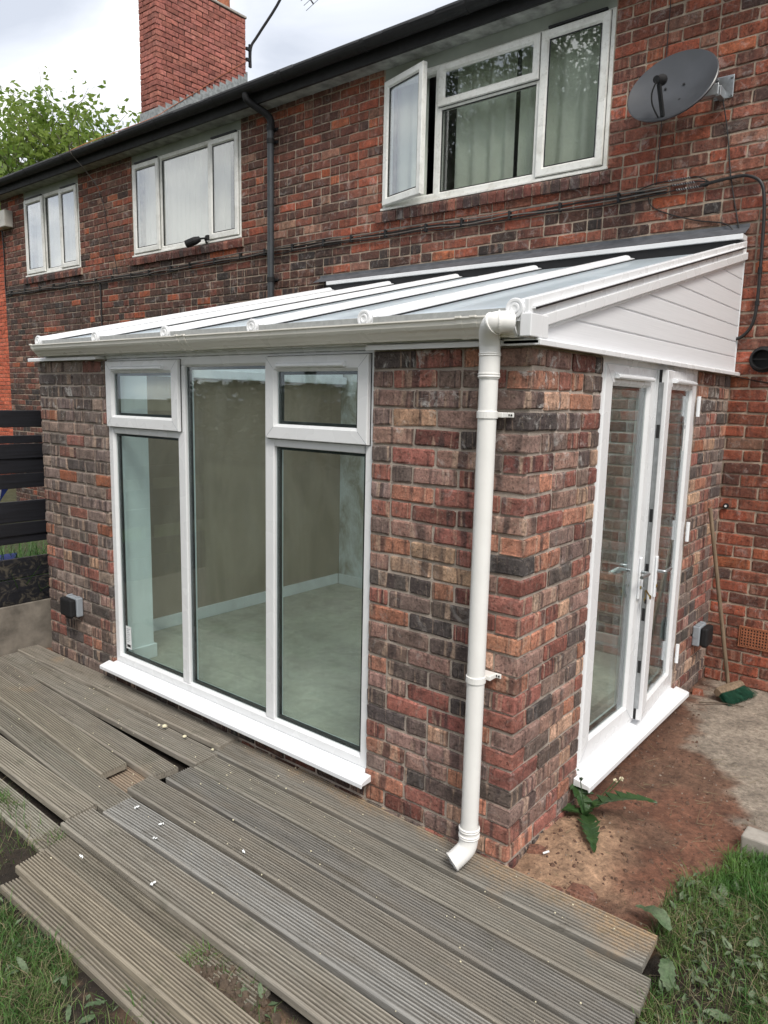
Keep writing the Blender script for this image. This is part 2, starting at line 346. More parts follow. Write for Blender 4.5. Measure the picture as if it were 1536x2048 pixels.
# ------------------------------------------------------------------ mesh helpers
BASE = {}
class MB:
    def __init__(s, T=None): s.v = []; s.f = []; s.T = T; s.uv = []; s.col = []
    def add(s, vs_, fs):
        b = len(s.v)
        if s.T: vs_ = [s.T(*p) for p in vs_]
        s.v += [tuple(p) for p in vs_]; s.f += [tuple(i+b for i in f) for f in fs]; return s
    def box(s, x0, x1, y0, y1, z0, z1):
        return s.add([(x0,y0,z0),(x1,y0,z0),(x1,y1,z0),(x0,y1,z0),(x0,y0,z1),(x1,y0,z1),(x1,y1,z1),(x0,y1,z1)],
                     [(0,3,2,1),(4,5,6,7),(0,1,5,4),(1,2,6,5),(2,3,7,6),(3,0,4,7)])
    def bar(s, a, b, w, h, up=(0,0,1)):
        a, b, up = Vector(a), Vector(b), Vector(up)
        d = (b-a).normalized(); x = d.cross(up).normalized(); z = x.cross(d)
        P = []
        for e in (a, b):
            for i, j in ((-1,-1),(1,-1),(1,1),(-1,1)): P.append(e + x*(w/2*i) + z*(h/2*j))
        return s.add(P, [(0,1,2,3),(7,6,5,4),(0,4,5,1),(1,5,6,2),(2,6,7,3),(3,7,4,0)])
    def sweep(s, prof, pts, closed=True, caps=True):
        """prof: list of rings, each a list of points: rings joined in order"""
        n = len(prof[0]); P = [p for r in prof for p in r]; F = []
        for i in range(len(prof)-1):
            for j in range(n if closed else n-1):
                k = (j+1) % n
                F.append((i*n+j, i*n+k, (i+1)*n+k, (i+1)*n+j))
        if caps and closed:
            F.append(tuple(range(n-1, -1, -1))); F.append(tuple((len(prof)-1)*n+j for j in range(n)))
        return s.add(P, F)
    def tube(s, path, r, n=8, caps=True):
        path = [Vector(p) for p in path]; R_ = r if isinstance(r, (list, tuple)) else [r]*len(path)
        rings = []; ref = None
        for i, p in enumerate(path):
            d = (path[min(i+1, len(path)-1)] - path[max(i-1, 0)]).normalized()
            if ref is None:
                ref = d.orthogonal().normalized()
            ref = (ref - d*ref.dot(d)).normalized(); b = d.cross(ref)
            rings.append([p + (ref*math.cos(2*PI*k/n) + b*math.sin(2*PI*k/n))*R_[i] for k in range(n)])
        return s.sweep(rings, None, True, caps)
    def rings(s, prof, u0, u1, v0, v1, close=False):
        """mitred frame: prof = [(inset, w)...] ; rectangle u0..u1, v0..v1 in the plane, w = outward"""
        P = []; F = []
        for t, w in prof:
            P += [(u0+t, v0+t, w), (u1-t, v0+t, w), (u1-t, v1-t, w), (u0+t, v1-t, w)]
        n = len(prof)
        for i in range(n-1 + (1 if close else 0)):
            a, b = i*4, ((i+1) % n)*4
            for j in range(4):
                k = (j+1) % 4
                F.append((a+j, a+k, b+k, b+j))
        return s.add(P, F)
    def build(s, name, mat, parent=None, loc=(0,0,0), smooth=False, bevel=0.0):
        base = Vector(BASE[parent.name]) if parent else Vector(loc)
        me = bpy.data.meshes.new(name)
        vv = np.array(s.v, dtype=float) - np.array(base)
        me.from_pydata(vv.tolist(), [], s.f)
        if s.uv:
            ul = me.uv_layers.new(name='UVMap'); ul.data.foreach_set('uv', np.array(s.uv, dtype=np.float32).ravel())
        if s.col:
            ca = me.color_attributes.new('bcol', 'FLOAT_COLOR', 'POINT')
            ca.data.foreach_set('color', np.array(s.col, dtype=np.float32).ravel())
        me.update()
        if smooth:
            me.shade_smooth(); me.set_sharp_from_angle(angle=rad(38))
        if mat is not None: me.materials.append(M[mat] if isinstance(mat, str) else mat)
        o = bpy.data.objects.new(name, me); COL.objects.link(o)
        if parent: o.parent = parent
        else: o.location = base
        BASE[o.name] = tuple(base)
        if bevel:
            b = o.modifiers.new('bevel', 'BEVEL'); b.width = bevel; b.segments = 2; b.limit_method = 'ANGLE'; b.angle_limit = rad(40)
        return o
def frameT(origin, u, v, w):
    o, u, v, w = Vector(origin), Vector(u), Vector(v), Vector(w)
    return lambda a, b, c: o + u*a + v*b + w*c
def tag(o, label=None, cat=None, group=None, kind=None):
    if label: o['label'] = label
    if cat: o['category'] = cat
    if group: o['group'] = group
    if kind: o['kind'] = kind
    return o
def thing(name, label, cat, loc, group=None):
    o = bpy.data.objects.new(name, None); COL.objects.link(o); o.location = loc; o.empty_display_size = 0.1
    BASE[o.name] = tuple(loc)
    return tag(o, label, cat, group)
def bez(pts, n=8):
    """catmull-rom through points"""
    P = [Vector(p) for p in pts]; out = []
    for i in range(len(P)-1):
        p0, p1, p2, p3 = P[max(i-1,0)], P[i], P[i+1], P[min(i+2, len(P)-1)]
        for k in range(n):
            t = k/n
            out.append(0.5*((2*p1)+(p2-p0)*t+(2*p0-5*p1+4*p2-p3)*t*t+(3*p1-p0-3*p2+p3)*t**3))
    out.append(P[-1]); return out
def fbm(x, y, z=0.0, o=4):
    return mnoise.fractal(Vector((x, y, z)), 1.0, 2.0, o)

# ------------------------------------------------------------------ bricks
CH, CLEN, BH, BL, BD = 0.082, 0.236, 0.070, 0.225, 0.106
BV = []
def make_brick_variants():
    r = random.Random(3)
    for k in range(14):
        c = 0.007
        xs = [0, c+0.004, BL*r.uniform(0.4, 0.6), BL-c-0.004, BL]; zs = [0, c, BH-c, BH]; nx = 5
        V = []; F = []; UV = []
        for j in range(4):
            for i in range(nx):
                edge = (i in (0, nx-1)) + (j in (0, 3))
                y = [0.0, 0.0034, 0.0072][edge] + r.uniform(-0.0016, 0.0016)
                jx = r.uniform(-0.0032, 0.0032) if i in (0, nx-1) else 0; jz = r.uniform(-0.0030, 0.0030) if j in (0, 3) else 0
                if edge == 2 and r.random() < 0.3:
                    jx += 0.006 if i == 0 else -0.006; jz += 0.005 if j == 0 else -0.005
                V.append((xs[i]+jx, y, zs[j]+jz))
        for j in range(3):
            for i in range(nx-1):
                F.append((j*nx+i, j*nx+i+1, (j+1)*nx+i+1, (j+1)*nx+i))
        per = list(range(nx)) + [2*nx-1, 3*nx-1] + list(range(4*nx-1, 3*nx-1, -1)) + [2*nx, nx]
        b = len(V); np_ = len(per)
        for q in per: V.append((V[q][0], BD, V[q][2]))
        for a in range(np_):
            a2 = (a+1) % np_
            F.append((per[a2], per[a], b+a, b+a2))
        uvv = [(v[0]+v[1], v[2]) for v in V]
        BV.append((V, F, uvv))
make_brick_variants()
BMESH = {}
def brick_mesh(k, mat):
    if (k, mat) not in BMESH:
        V, F, uvv = BV[k]
        me = bpy.data.meshes.new('brick'); me.from_pydata(V, [], F)
        ul = me.uv_layers.new(name='UVMap')
        ul.data.foreach_set('uv', np.array([uvv[i] for f in F for i in f], dtype=np.float32).ravel())
        me.materials.append(M[mat]); BMESH[(k, mat)] = me
    return BMESH[(k, mat)]
def course(a, b, odd, r, split=0.16, step=CLEN):
    out = []; x = a - (step/2 if odd else 0)
    while x < b-1e-4:
        L = step
        pieces = [(x, x+L)]
        if r.random() < split: pieces = [(x, x+L/2), (x+L/2, x+L)]
        for p, q in pieces:
            p2, q2 = max(p, a), min(q, b)
            if q2-p2 > 0.035: out.append([p2, q2])
        x += L
    # close slivers at the ends
    if out and out[0][0] > a+1e-4: out[0][0] = a
    if out and out[-1][1] < b-1e-4: out[-1][1] = b
    return out
class Brick:
    __slots__ = ('face', 's', 'L', 'z', 'pl', 'col', 'k', 'h', 'area')
def mk(face, s, L, z, pl, col, k, h=BH):
    b = Brick(); b.face, b.s, b.L, b.z, b.pl, b.col, b.k, b.h = face, s, L, z, pl, col, k, h
    c = Vector((s+L/2, pl, z)) if face in 'FB' else Vector((pl, s+L/2, z))
    d = c - CAM; dep = d.dot(CF)
    nrm = {'F': Vector((0,-1,0)), 'S': Vector((1,0,0)), 'L': Vector((-1,0,0)), 'B': Vector((0,1,0))}[face]
    vis = -d.normalized().dot(nrm)
    px = 768+FPX*d.dot(CR)/max(dep, .1); py = 1024-FPX*d.dot(CU)/max(dep, .1)
    b.area = (L*h*max(vis, 0)/dep**2) if (dep > 0.2 and -20 < px < 1556 and -20 < py < 2068) else 0.0
    return b
ROT = {'F': 0.0, 'S': PI/2, 'L': -PI/2, 'B': PI}
def place(bricks, parent, mat, limit):
    """largest `limit` bricks as parts of their own, the rest joined as stuff"""
    bricks.sort(key=lambda b: -b.area)
    base = Vector(BASE[parent.name])
    ind = [b for b in bricks[:limit] if b.area > 0]; rest = bricks[len(ind):]
    r = random.Random(11)
    for b in ind:
        o = bpy.data.objects.new('brick', brick_mesh(b.k, mat+'_o')); COL.objects.link(o)
        pr = r.uniform(-0.003, 0.002); b.z += r.uniform(-0.0015, 0.0015)
        o.location = (Vector((b.s+0.006, b.pl+pr, b.z)) if b.face == 'F' else Vector((b.pl-pr, b.s+0.006, b.z))) - base
        o.rotation_euler = (r.gauss(0, 0.006), r.gauss(0, 0.006), ROT[b.face]+r.gauss(0, 0.006)); o.scale = ((b.L-0.012)/BL, 1, b.h/BH)
        o.color = b.col; o.parent = parent
    if rest:
        mb = MB()
        for b in rest:
            V, F, uvv = BV[b.k]; sx = (b.L-0.012)/BL; sz = b.h/BH; pr = r.uniform(-0.003, 0.002)
            if b.face == 'F': P = [(b.s+0.006+v[0]*sx, b.pl+pr+v[1], b.z+v[2]*sz) for v in V]
            elif b.face == 'S': P = [(b.pl-pr-v[1], b.s+0.006+v[0]*sx, b.z+v[2]*sz) for v in V]
            elif b.face == 'L': P = [(b.pl+pr+v[1], b.s+b.L-0.006-v[0]*sx, b.z+v[2]*sz) for v in V]
            else: P = [(b.s+b.L-0.006-v[0]*sx, b.pl-pr-v[1], b.z+v[2]*sz) for v in V]
            mb.add(P, F)
            mb.uv += [uvv[i] for f in F for i in f]
            sd_ = r.random(); mb.col += [(b.col[0], b.col[1], b.col[2], sd_)]*len(V)
        tag(mb.build('bricks', mat+'_j', parent), kind='stuff')
def pick(r, pal):
    k_ = 0.96 if (pal is PAL_C or pal is PAL_CL) else 1.02
    t = r.random()*sum(w for w, c in pal)
    for w, c in pal:
        t -= w
        if t <= 0: break
    j = r.uniform(0.80, 1.20)*k_
    if pal is PAL_C or pal is PAL_CL:
        g = 0.45*c[0]+0.35*c[1]+0.2*c[2]; c = (c[0]*0.9+g*0.1, c[1]*0.9+g*0.95*0.1, c[2]*0.9+g*0.90*0.1)
    return (c[0]*j*r.uniform(.95,1.05), c[1]*j, c[2]*j*r.uniform(.95,1.05), 1.0)
PAL_C = [(3.6, rgb(156,96,82)), (3, rgb(104,88,82)), (3.4, rgb(132,108,99)), (1.9, rgb(180,120,94)), (1.6, rgb(196,156,128)),
         (2.2, rgb(84,75,72)), (2.4, rgb(130,76,66)), (3.2, rgb(156,120,108))]
PAL_CL = [(5, rgb(134,116,108)), (3, rgb(112,98,92)), (3, rgb(148,128,116)), (2, rgb(92,82,78)), (1.6, rgb(146,96,82)), (0.8, rgb(160,96,66))]
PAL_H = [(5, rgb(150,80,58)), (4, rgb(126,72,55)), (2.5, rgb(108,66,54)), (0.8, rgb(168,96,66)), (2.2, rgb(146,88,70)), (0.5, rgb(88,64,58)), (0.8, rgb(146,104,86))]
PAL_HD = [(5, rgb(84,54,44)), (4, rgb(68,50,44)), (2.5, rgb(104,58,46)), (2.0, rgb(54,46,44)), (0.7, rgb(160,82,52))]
PAL_HL = [(5, rgb(106,64,52)), (4, rgb(92,60,50)), (2.0, rgb(124,72,56)), (1.0, rgb(74,54,48)), (1.0, rgb(140,104,86)), (0.5, rgb(160,84,54))]
PAL_IN = [(3, rgb(150,144,132)), (2, rgb(134,126,114)), (1, rgb(176,174,166)), (1.4, rgb(116,104,92))]
PAL_CH = [(5, rgb(164,102,90)), (3, rgb(152,92,80)), (2, rgb(172,110,96))]
PAL_N = [(5, rgb(190,96,68)), (3, rgb(178,88,62)), (2, rgb(200,108,80))]

# ================================================================== GROUND
D = 2.824
def smooth(a, b, x):
    t = min(1.0, max(0.0, (x-a)/(b-a))); return t*t*(3-2*t)
def grass_w(x, y):
    """1 where grass grows"""
    n = 0.10*fbm(x*2.2, y*2.2, 3.0) + 0.05*fbm(x*7, y*7, 5.0)
    edge = np.interp(y, [-3, -0.1, 0.04, 0.27, 0.52, 0.757, 0.95], [0.66, 0.66, 0.60, 0.60, 0.61, 0.67, 0.86])
    right = smooth(-0.03, 0.06, x-edge+n) * smooth(0.06, -0.05, y-0.93-0.25*max(0, x-0.8)+n)
    left = smooth(0.02, -0.08, y+1.06+n*0.4) if x < -1.62 else smooth(0.03, -0.06, y+1.42+n*0.4)
    if y < -1.45: left = 1.0
    mid = 1.0 if (-0.62 < x < 0.75 and -1.6 < y < -1.08) else 0.0
    neigh = 1.0 if x < -4.2 and y < 2.7 else 0.0
    return max(right, left, mid*0.6, neigh)
def bare(x, y):
    return smooth(0.10, 0.34, fbm(x*1.9+4.0, y*1.9+9.0, 1.0) - 0.02)
def gheight(x, y):
    h = -0.045
    h += 0.045*smooth(0.6, 2.2, y)*(1 if x > -0.1 else 0)
    h += 0.030*smooth(0.35, 0.0, math.hypot(x-0.10, y-0.38)-0.05)
    soil = 1.0 - smooth(0.9, 1.5, y)*smooth(0.15, 0.4, x)
    h += soil*(0.012*fbm(x*4, y*4, 0.3) + 0.010*fbm(x*13, y*13, 1.3))
    h += 0.0025*fbm(x*30, y*30, 2.0)
    if abs(x) > 4.6 or y < -3.2: h -= 0.0
    if -4.4 < x < 0.62 and -1.02 < y < 0.0: h = min(h, -0.095)
    elif -4.3 < x < 0.75 and -1.5 < y < 0.02: h = min(h, -0.062)
    return h
def ground():
    def axis(lo, hi, step, far):
        a = list(np.arange(lo, hi+1e-6, step)); d = step
        x = hi
        while x < far: d *= 1.35; x += d; a.append(x)
        x = lo; d = step; pre = []
        while x > -far: d *= 1.35; x -= d; pre.append(x)
        return sorted(pre)+a
    xs = axis(-4.6, 2.0, 0.024, 300); ys = axis(-2.6, 2.8, 0.024, 300)
    nx, ny = len(xs), len(ys)
    V = []; C = []
    conc = np.array(rgb(176,162,146)[:3]); red = np.array(rgb(140,96,76)[:3]); sand = np.array(rgb(196,160,130)[:3])
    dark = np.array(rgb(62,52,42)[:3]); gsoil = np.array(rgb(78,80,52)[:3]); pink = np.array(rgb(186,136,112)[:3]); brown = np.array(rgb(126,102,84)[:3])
    for y in ys:
        for x in xs:
            near = -5 < x < 2.5 and -3 < y < 3
            V.append((x, y, gheight(x, y) if near else -0.045))
            n1 = fbm(x*2.5, y*2.5, 7.0); n2 = fbm(x*8, y*8, 2.0)
            if near:
                c = brown*0.6 + red*0.4
                # concrete of the yard
                e_ = np.interp(y, [0.2, 0.9, 1.3, 1.9, 2.3, 2.9], [1.6, 0.95, 0.50, 0.16, 0.09, 0.05])
                wc = smooth(-0.03, 0.06, x-e_+0.14*n1+0.09*n2)
                wr = smooth(0.0, 0.5, n1+0.25) * smooth(1.6, 0.4, abs(y-0.35))
                c = c*(1-wr)+red*wr
                c = c*(1-wc)+conc*wc
                ws = smooth(0.30, 0.05, math.hypot((x-0.12), (y-0.28)*0.8)+0.10*n1+0.05*n2-0.06)
                if y < 0.03 and x < 0: ws = max(ws, smooth(-0.9, -0.1, x+0.3*n1))
                c = c*(1-ws)+sand*ws
                wp = smooth(0.13, 0.03, math.hypot(x-0.56, y-0.24)+0.04*n2); c = c*(1-wp*.8)+pink*wp*.8
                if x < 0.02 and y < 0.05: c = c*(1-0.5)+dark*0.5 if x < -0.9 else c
                wd = smooth(0.10, 0.0, abs(x-0.05)+0.05*n2)*smooth(0.9, 1.3, y); c = c*(1-0.6*wd)+(red*0.6)*0.6*wd
                g = grass_w(x, y)
                b = bare(x, y)
                gc = gsoil*(1-b)+dark*b
                c = c*(1-g)+gc*g
                if y < -0.02 and -4.4 < x < 0.75 and g < 0.5: c = dark*0.7  # soil under the boards coloured darker, shadow put into the ground colour
            else: c = gsoil
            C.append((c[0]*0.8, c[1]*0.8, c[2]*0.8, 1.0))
    F = [(j*nx+i, j*nx+i+1, (j+1)*nx+i+1, (j+1)*nx+i) for j in range(ny-1) for i in range(nx-1)]
    me = bpy.data.meshes.new('ground'); me.from_pydata(V, [], F)
    ca = me.color_attributes.new('gcol', 'FLOAT_COLOR', 'POINT'); ca.data.foreach_set('color', np.array(C, dtype=np.float32).ravel())
    me.materials.append(M['ground']); me.shade_smooth()
    o = bpy.data.objects.new('ground', me); COL.objects.link(o); tag(o, kind='structure')
    o['label'] = 'bare reddish soil, sand, concrete and worn lawn around the conservatory'
ground()

# ================================================================== GENERIC WINDOW PIECES
def uv_frame(name, T, u0, u1, v0, v1, wid, wf, wb, mat, parent, bead=0.014, rail=None):
    """outer frame or sash: flat face then a sloping bead down to the glass"""
    mb = MB(T)
    mb.rings([(0, wb), (0, wf-0.004), (0.004, wf), (wid-bead, wf), (wid-bead+0.003, wf-0.004), (wid, wf-0.016), (wid, wb)], u0, u1, v0, v1, close=True)
    return mb.build(name, mat, parent)
def seal(T, u0, u1, v0, v1, w, parent):  # gasket ring; its black also draws the shadow line round the sash
    mb = MB(T); mb.rings([(-0.004, w-0.006), (-0.004, w), (0.006, w), (0.006, w-0.006)], u0, u1, v0, v1, close=True)
    return mb.build('seal', 'gasket', parent)
def mitres(T, u0, u1, v0, v1, wid, w, parent):
    mb = MB(T)
    for (a, b, sa, sb) in ((u0, v0, 1, 1), (u1, v0, -1, 1), (u0, v1, 1, -1), (u1, v1, -1, -1)):
        p, q = (a+sa*0.004, b+sb*0.004), (a+sa*(wid-0.016), b+sb*(wid-0.016)); t_ = 0.0006
        mb.add([(p[0]-sb*sa*t_, p[1]+t_, w), (p[0]+sb*sa*t_, p[1]-t_, w), (q[0]+sb*sa*t_, q[1]-t_, w), (q[0]-sb*sa*t_, q[1]+t_, w)], [(0,1,2,3)])
    return mb.build('mitre_joint', 'socket_grey', parent)
def pane(T, u0, u1, v0, v1, w, mat, parent, th=0.004):
    return MB(T).box(u0, u1, v0, v1, w-th, w).build('pane', mat, parent)
def spacer(T, u0, u1, v0, v1, wf, wb, parent, wd=0.015):
    mb = MB(T); mb.rings([(0, wf), (wd, wf), (wd, wb), (0, wb)], u0, u1, v0, v1, close=True)
    return mb.build('spacer', 'gasket', parent)
def trickle(T, u0, u1, v, w, mat, parent):
    mb = MB(T)
    prof = [(0,-.010),(0.018,-.012),(0.028,-.006),(0.028,0.004),(0.014,0.013),(0,0.013)]
    mb.sweep([[(u0, v+b, w+a) for a, b in prof], [(u1, v+b, w+a) for a, b in prof]], None)
    return mb.build('trickle_vent', mat, parent, bevel=0.002)

# ================================================================== HOUSE
house = thing('brick_house', 'long two-storey terraced house of weathered red-brown brick behind the conservatory', 'house', (-4.0, D, 0))
HX0, HX1, HY1 = -10.66, 3.2, 10.0
WIN = [(-3.085, -0.98, 'R'), (-7.09, -5.04, 'M'), (-9.92, -8.37, 'L')]
WZ0, WZ1, WZH, SOF = 3.63, 4.70, 4.81, 4.81
def house_wall():
    mb = MB()
    yf, yb = D+0.0078, D+0.24
    # mortar body around the openings and around the door into the conservatory
    xs = sorted([HX0] + [x for w in WIN for x in w[:2]] + [HX1])
    solid = []
    x = HX0
    for a, b, _ in sorted(WIN):
        mb.box(x, a, yf, yb, -0.4, SOF); mb.box(a, b, yf, yb, -0.4, WZ0-0.04)
        x = b
    mb.box(x, HX1, yf, yb, -0.4, SOF)
    w = mb.build('wall', 'mortar_h', house)
    mb = MB()
    mb.box(HX0, HX0+0.22, yb+0.002, HY1, -0.4, SOF).box(HX1-0.22, HX1, yb+0.002, HY1, -0.4, SOF).box(HX0, HX1, HY1+0.002, HY1+0.2, -0.4, SOF)
    mb.build('side_walls', 'mortar_h', house)
    mb = MB(); mb.box(HX0+0.23, HX1-0.23, yb+0.01, HY1-0.01, 2.5, 2.6)
    mb.box(HX0+0.23, HX1-0.23, yb+0.01, HY1-0.01, 4.9, 4.96)
    for xx in (-7.9, -4.2, -0.3): mb.box(xx, xx+0.1, yb+0.01, 6.0, 2.61, 4.89)
    mb.box(HX0+0.23, HX1-0.23, 6.01, 6.1, 2.61, 4.89)
    mb.build('inner_walls', 'room_wall', house)
    # bricks
    r = random.Random(21); B = []
    k0 = -3
    nk = int((SOF - k0*CH)/CH)+1
    for i in range(nk):
        z = (k0+i)*CH + 0.004
        if z+BH > SOF+0.03: continue
        h = min(BH, SOF-z-0.002)
        spans = [(HX0, HX1)]
        for a, b, _ in WIN:
            if z+BH*0.6 > WZ0-0.115:
                ns = []
                for p, q in spans:
                    if b <= p or a >= q: ns.append((p, q))
                    else:
                        if a-p > 0.03: ns.append((p, a-0.004))
                        if q-b > 0.03: ns.append((b+0.004, q))
                spans = ns
        if z < 2.75:
            ns = []
            for p, q in spans:
                if p < -3.6 < q:
                    ns.append((p, -3.6))
                    if q > -0.12: ns.append((-0.12, q))
                else: ns.append((p, q))
            spans = ns
        for p, q in spans:
            for a, b in course(p, q, i % 2, r, 0.22):
                xm = (a+b)/2
                d = fbm(xm*0.5, z*0.9, 4.0)
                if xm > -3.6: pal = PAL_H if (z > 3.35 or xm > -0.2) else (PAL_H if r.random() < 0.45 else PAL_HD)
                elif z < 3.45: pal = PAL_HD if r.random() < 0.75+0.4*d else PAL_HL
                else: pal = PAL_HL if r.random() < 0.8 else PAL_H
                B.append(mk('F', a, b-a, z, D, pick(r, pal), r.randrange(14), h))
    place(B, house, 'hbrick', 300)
    # left gable end bricks
    B = []
    for i in range(nk):
        z = (k0+i)*CH + 0.004
        if z+BH > SOF: continue
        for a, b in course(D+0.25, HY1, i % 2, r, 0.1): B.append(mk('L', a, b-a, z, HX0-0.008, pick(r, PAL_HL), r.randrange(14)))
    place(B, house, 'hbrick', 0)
house_wall()

def house_windows():
    for a, b, key in WIN:
        T = frameT((0, D+0.02, 0), (1,0,0), (0,0,1), (0,-1,0))
        fr = uv_frame('window', T, a, b, WZ0, WZ1, 0.055, 0.012, -0.05, 'aged_upvc', house)
        # mullions
        if key == 'R': mu = [-2.50, -1.555]
        elif key == 'M': mu = [-6.51, -5.575]
        else: mu = [-9.33, -8.87]
        for x in mu:
            MB(T).box(x-0.032, x+0.032, WZ0+0.04, WZ1-0.04, -0.045, 0.010).build('mullion', 'aged_upvc', fr, bevel=0.004)
        cells = [(a+0.03, mu[0]), (mu[0], mu[1]), (mu[1], b-0.03)]
        for ci, (p, q) in enumerate(cells):
            z0, z1 = WZ0+0.03, WZ1-0.03
            if ci == 1:
                if key == 'R':
                    zt = 4.365
                    MB(T).box(p+0.032, q-0.032, zt-0.028, zt+0.028, -0.045, 0.009).build('transom', 'aged_upvc', fr, bevel=0.004)
                    pane(T, p+0.03, q-0.03, WZ0+0.05, zt-0.026, -0.012, 'pane_house', fr)
                    MB(T).rings([(0, -0.002), (0.006, -0.002), (0.006, -0.012), (0, -0.012)], p+0.032, q-0.032, WZ0+0.055, zt-0.028, close=True).build('gasket', 'gasket', fr)
                    s_ = uv_frame('sash', T, p+0.008, q-0.008, zt-0.006, z1+0.012, 0.062, 0.034, 0.013, 'aged_upvc', fr); seal(T, p+0.008, q-0.008, zt-0.006, z1+0.012, 0.0145, fr)
                    pane(T, p+0.066, q-0.066, zt+0.054, z1-0.048, 0.016, 'pane_house', fr)
                else:
                    pane(T, p+0.03, q-0.03, z0+0.02, z1-0.02, -0.012, 'pane_house', fr)
                    MB(T).rings([(0, -0.002), (0.006, -0.002), (0.006, -0.012), (0, -0.012)], p+0.032, q-0.032, z0+0.024, z1-0.024, close=True).build('gasket', 'gasket', fr)
            else:
                if key == 'R' and ci == 0:
                    th = rad(15); o = Vector((p-0.004, D+0.008, 0)); u = Vector((math.cos(th), -math.sin(th), 0)); w = Vector((-math.sin(th), -math.cos(th), 0))
                    T2 = frameT(o, u, (0,0,1), w); W_ = q-p-0.012
                    s_ = uv_frame('open_casement', T2, 0, W_, z0-0.012, z1+0.012, 0.065, 0.034, -0.012, 'aged_upvc', fr)
                    s_['label'] = 'left casement standing ajar'
                    pane(T2, 0.058, W_-0.058, z0+0.05, z1-0.05, 0.014, 'pane_house', fr)
                    MB(T2).rings([(0, 0.022), (0.006, 0.022), (0.006, 0.014), (0, 0.014)], 0.064, W_-0.064, z0+0.053, z1-0.053, close=True).build('gasket', 'gasket', fr)
                else:
                    s_ = uv_frame('casement', T, p+0.004, q-0.004, z0-0.012, z1+0.012, 0.065, 0.034, 0.013, 'aged_upvc', fr); seal(T, p+0.004, q-0.004, z0-0.012, z1+0.012, 0.0145, fr)
                    pane(T, p+0.064, q-0.064, z0+0.05, z1-0.05, 0.016, 'pane_house', fr)
                    MB(T).rings([(0, 0.022), (0.006, 0.022), (0.006, 0.014), (0, 0.014)], p+0.068, q-0.068, z0+0.053, z1-0.053, close=True).build('gasket', 'gasket', fr)
                    MB(T).box(p+0.06, q-0.03, WZ1-0.012, WZ1+0.004, 0.014, 0.04).build('drip_vent', 'gasket', fr)
        MB().box(a+0.002, b-0.002, D+0.012, D+0.05, WZ1+0.001, SOF-0.001).build('header_board', 'header_board', fr, bevel=0.003)
        MB().box(a-0.012, b+0.012, D-0.014, D+0.03, WZ0-0.022, WZ0-0.001).build('sill_strip', 'aged_upvc', fr, bevel=0.004)
        # curtain behind the glass
        mb = MB(); n = 150; P = []
        gaps = {'R': [(-2.72, -2.42), (-1.86, -1.80)], 'M': [(-5.42, -5.10)], 'L': []}[key]
        segs = []; x = a+0.02
        for g0, g1 in gaps: segs.append((x, g0)); x = g1
        segs.append((x, b-0.02))
        for s0, s1 in segs:
            n = max(6, int((s1-s0)*70)); P = []; F = []
            for i in range(n+1):
                xx = s0+(s1-s0)*i/n
                amp = 0.022 if key == 'R' else 0.018
                yy = D+0.17+amp*math.sin(xx*(46 if key == 'R' else 62)+1.5*math.sin(xx*7))
                P += [(xx, yy, WZ0-0.02), (xx, yy*1.0+0.006*math.sin(xx*31), WZ1+0.02)]
            F = [(2*i, 2*i+2, 2*i+3, 2*i+1) for i in range(n)]
            mc = MB(); mc.add(P, F); mc.build('curtain', 'curtain' if key == 'R' else 'net_curtain', fr, smooth=True)
        # bullnose brick sill
        nb = max(1, round((b-a+0.10)/0.0785)); st = (b-a+0.10)/nb
        r = random.Random(int(-a*100))
        for i in range(nb):
            x0 = a-0.05+i*st
            prof = [(D+0.03, WZ0-0.122), (D-0.030, WZ0-0.122), (D-0.036, WZ0-0.060), (D-0.030, WZ0-0.040), (D-0.014, WZ0-0.028), (D+0.03, WZ0-0.024)]
            j = r.uniform(-0.003, 0.003)
            mb = MB(); mb.sweep([[(x0+0.004, y+j, z+j) for y, z in prof], [(x0+st-0.005, y+j, z+j) for y, z in prof]], None)
            mb.uv = [(mb.v[v][0]-x0+mb.v[v][1]-D, mb.v[v][2]-WZ0) for f in mb.f for v in f]
            o = mb.build('sill_brick', 'hbrick_o', house, bevel=0.003)
            o.color = pick(r, [(3, rgb(112,64,54)), (3, rgb(92,58,52)), (2, rgb(70,54,52)), (1, rgb(130,84,70))])
        MB().box(a-0.048, b+0.048, D-0.022, D+0.03, WZ0-0.118, WZ0-0.034).build('sill_mortar', 'mortar_h', house)
house_windows()

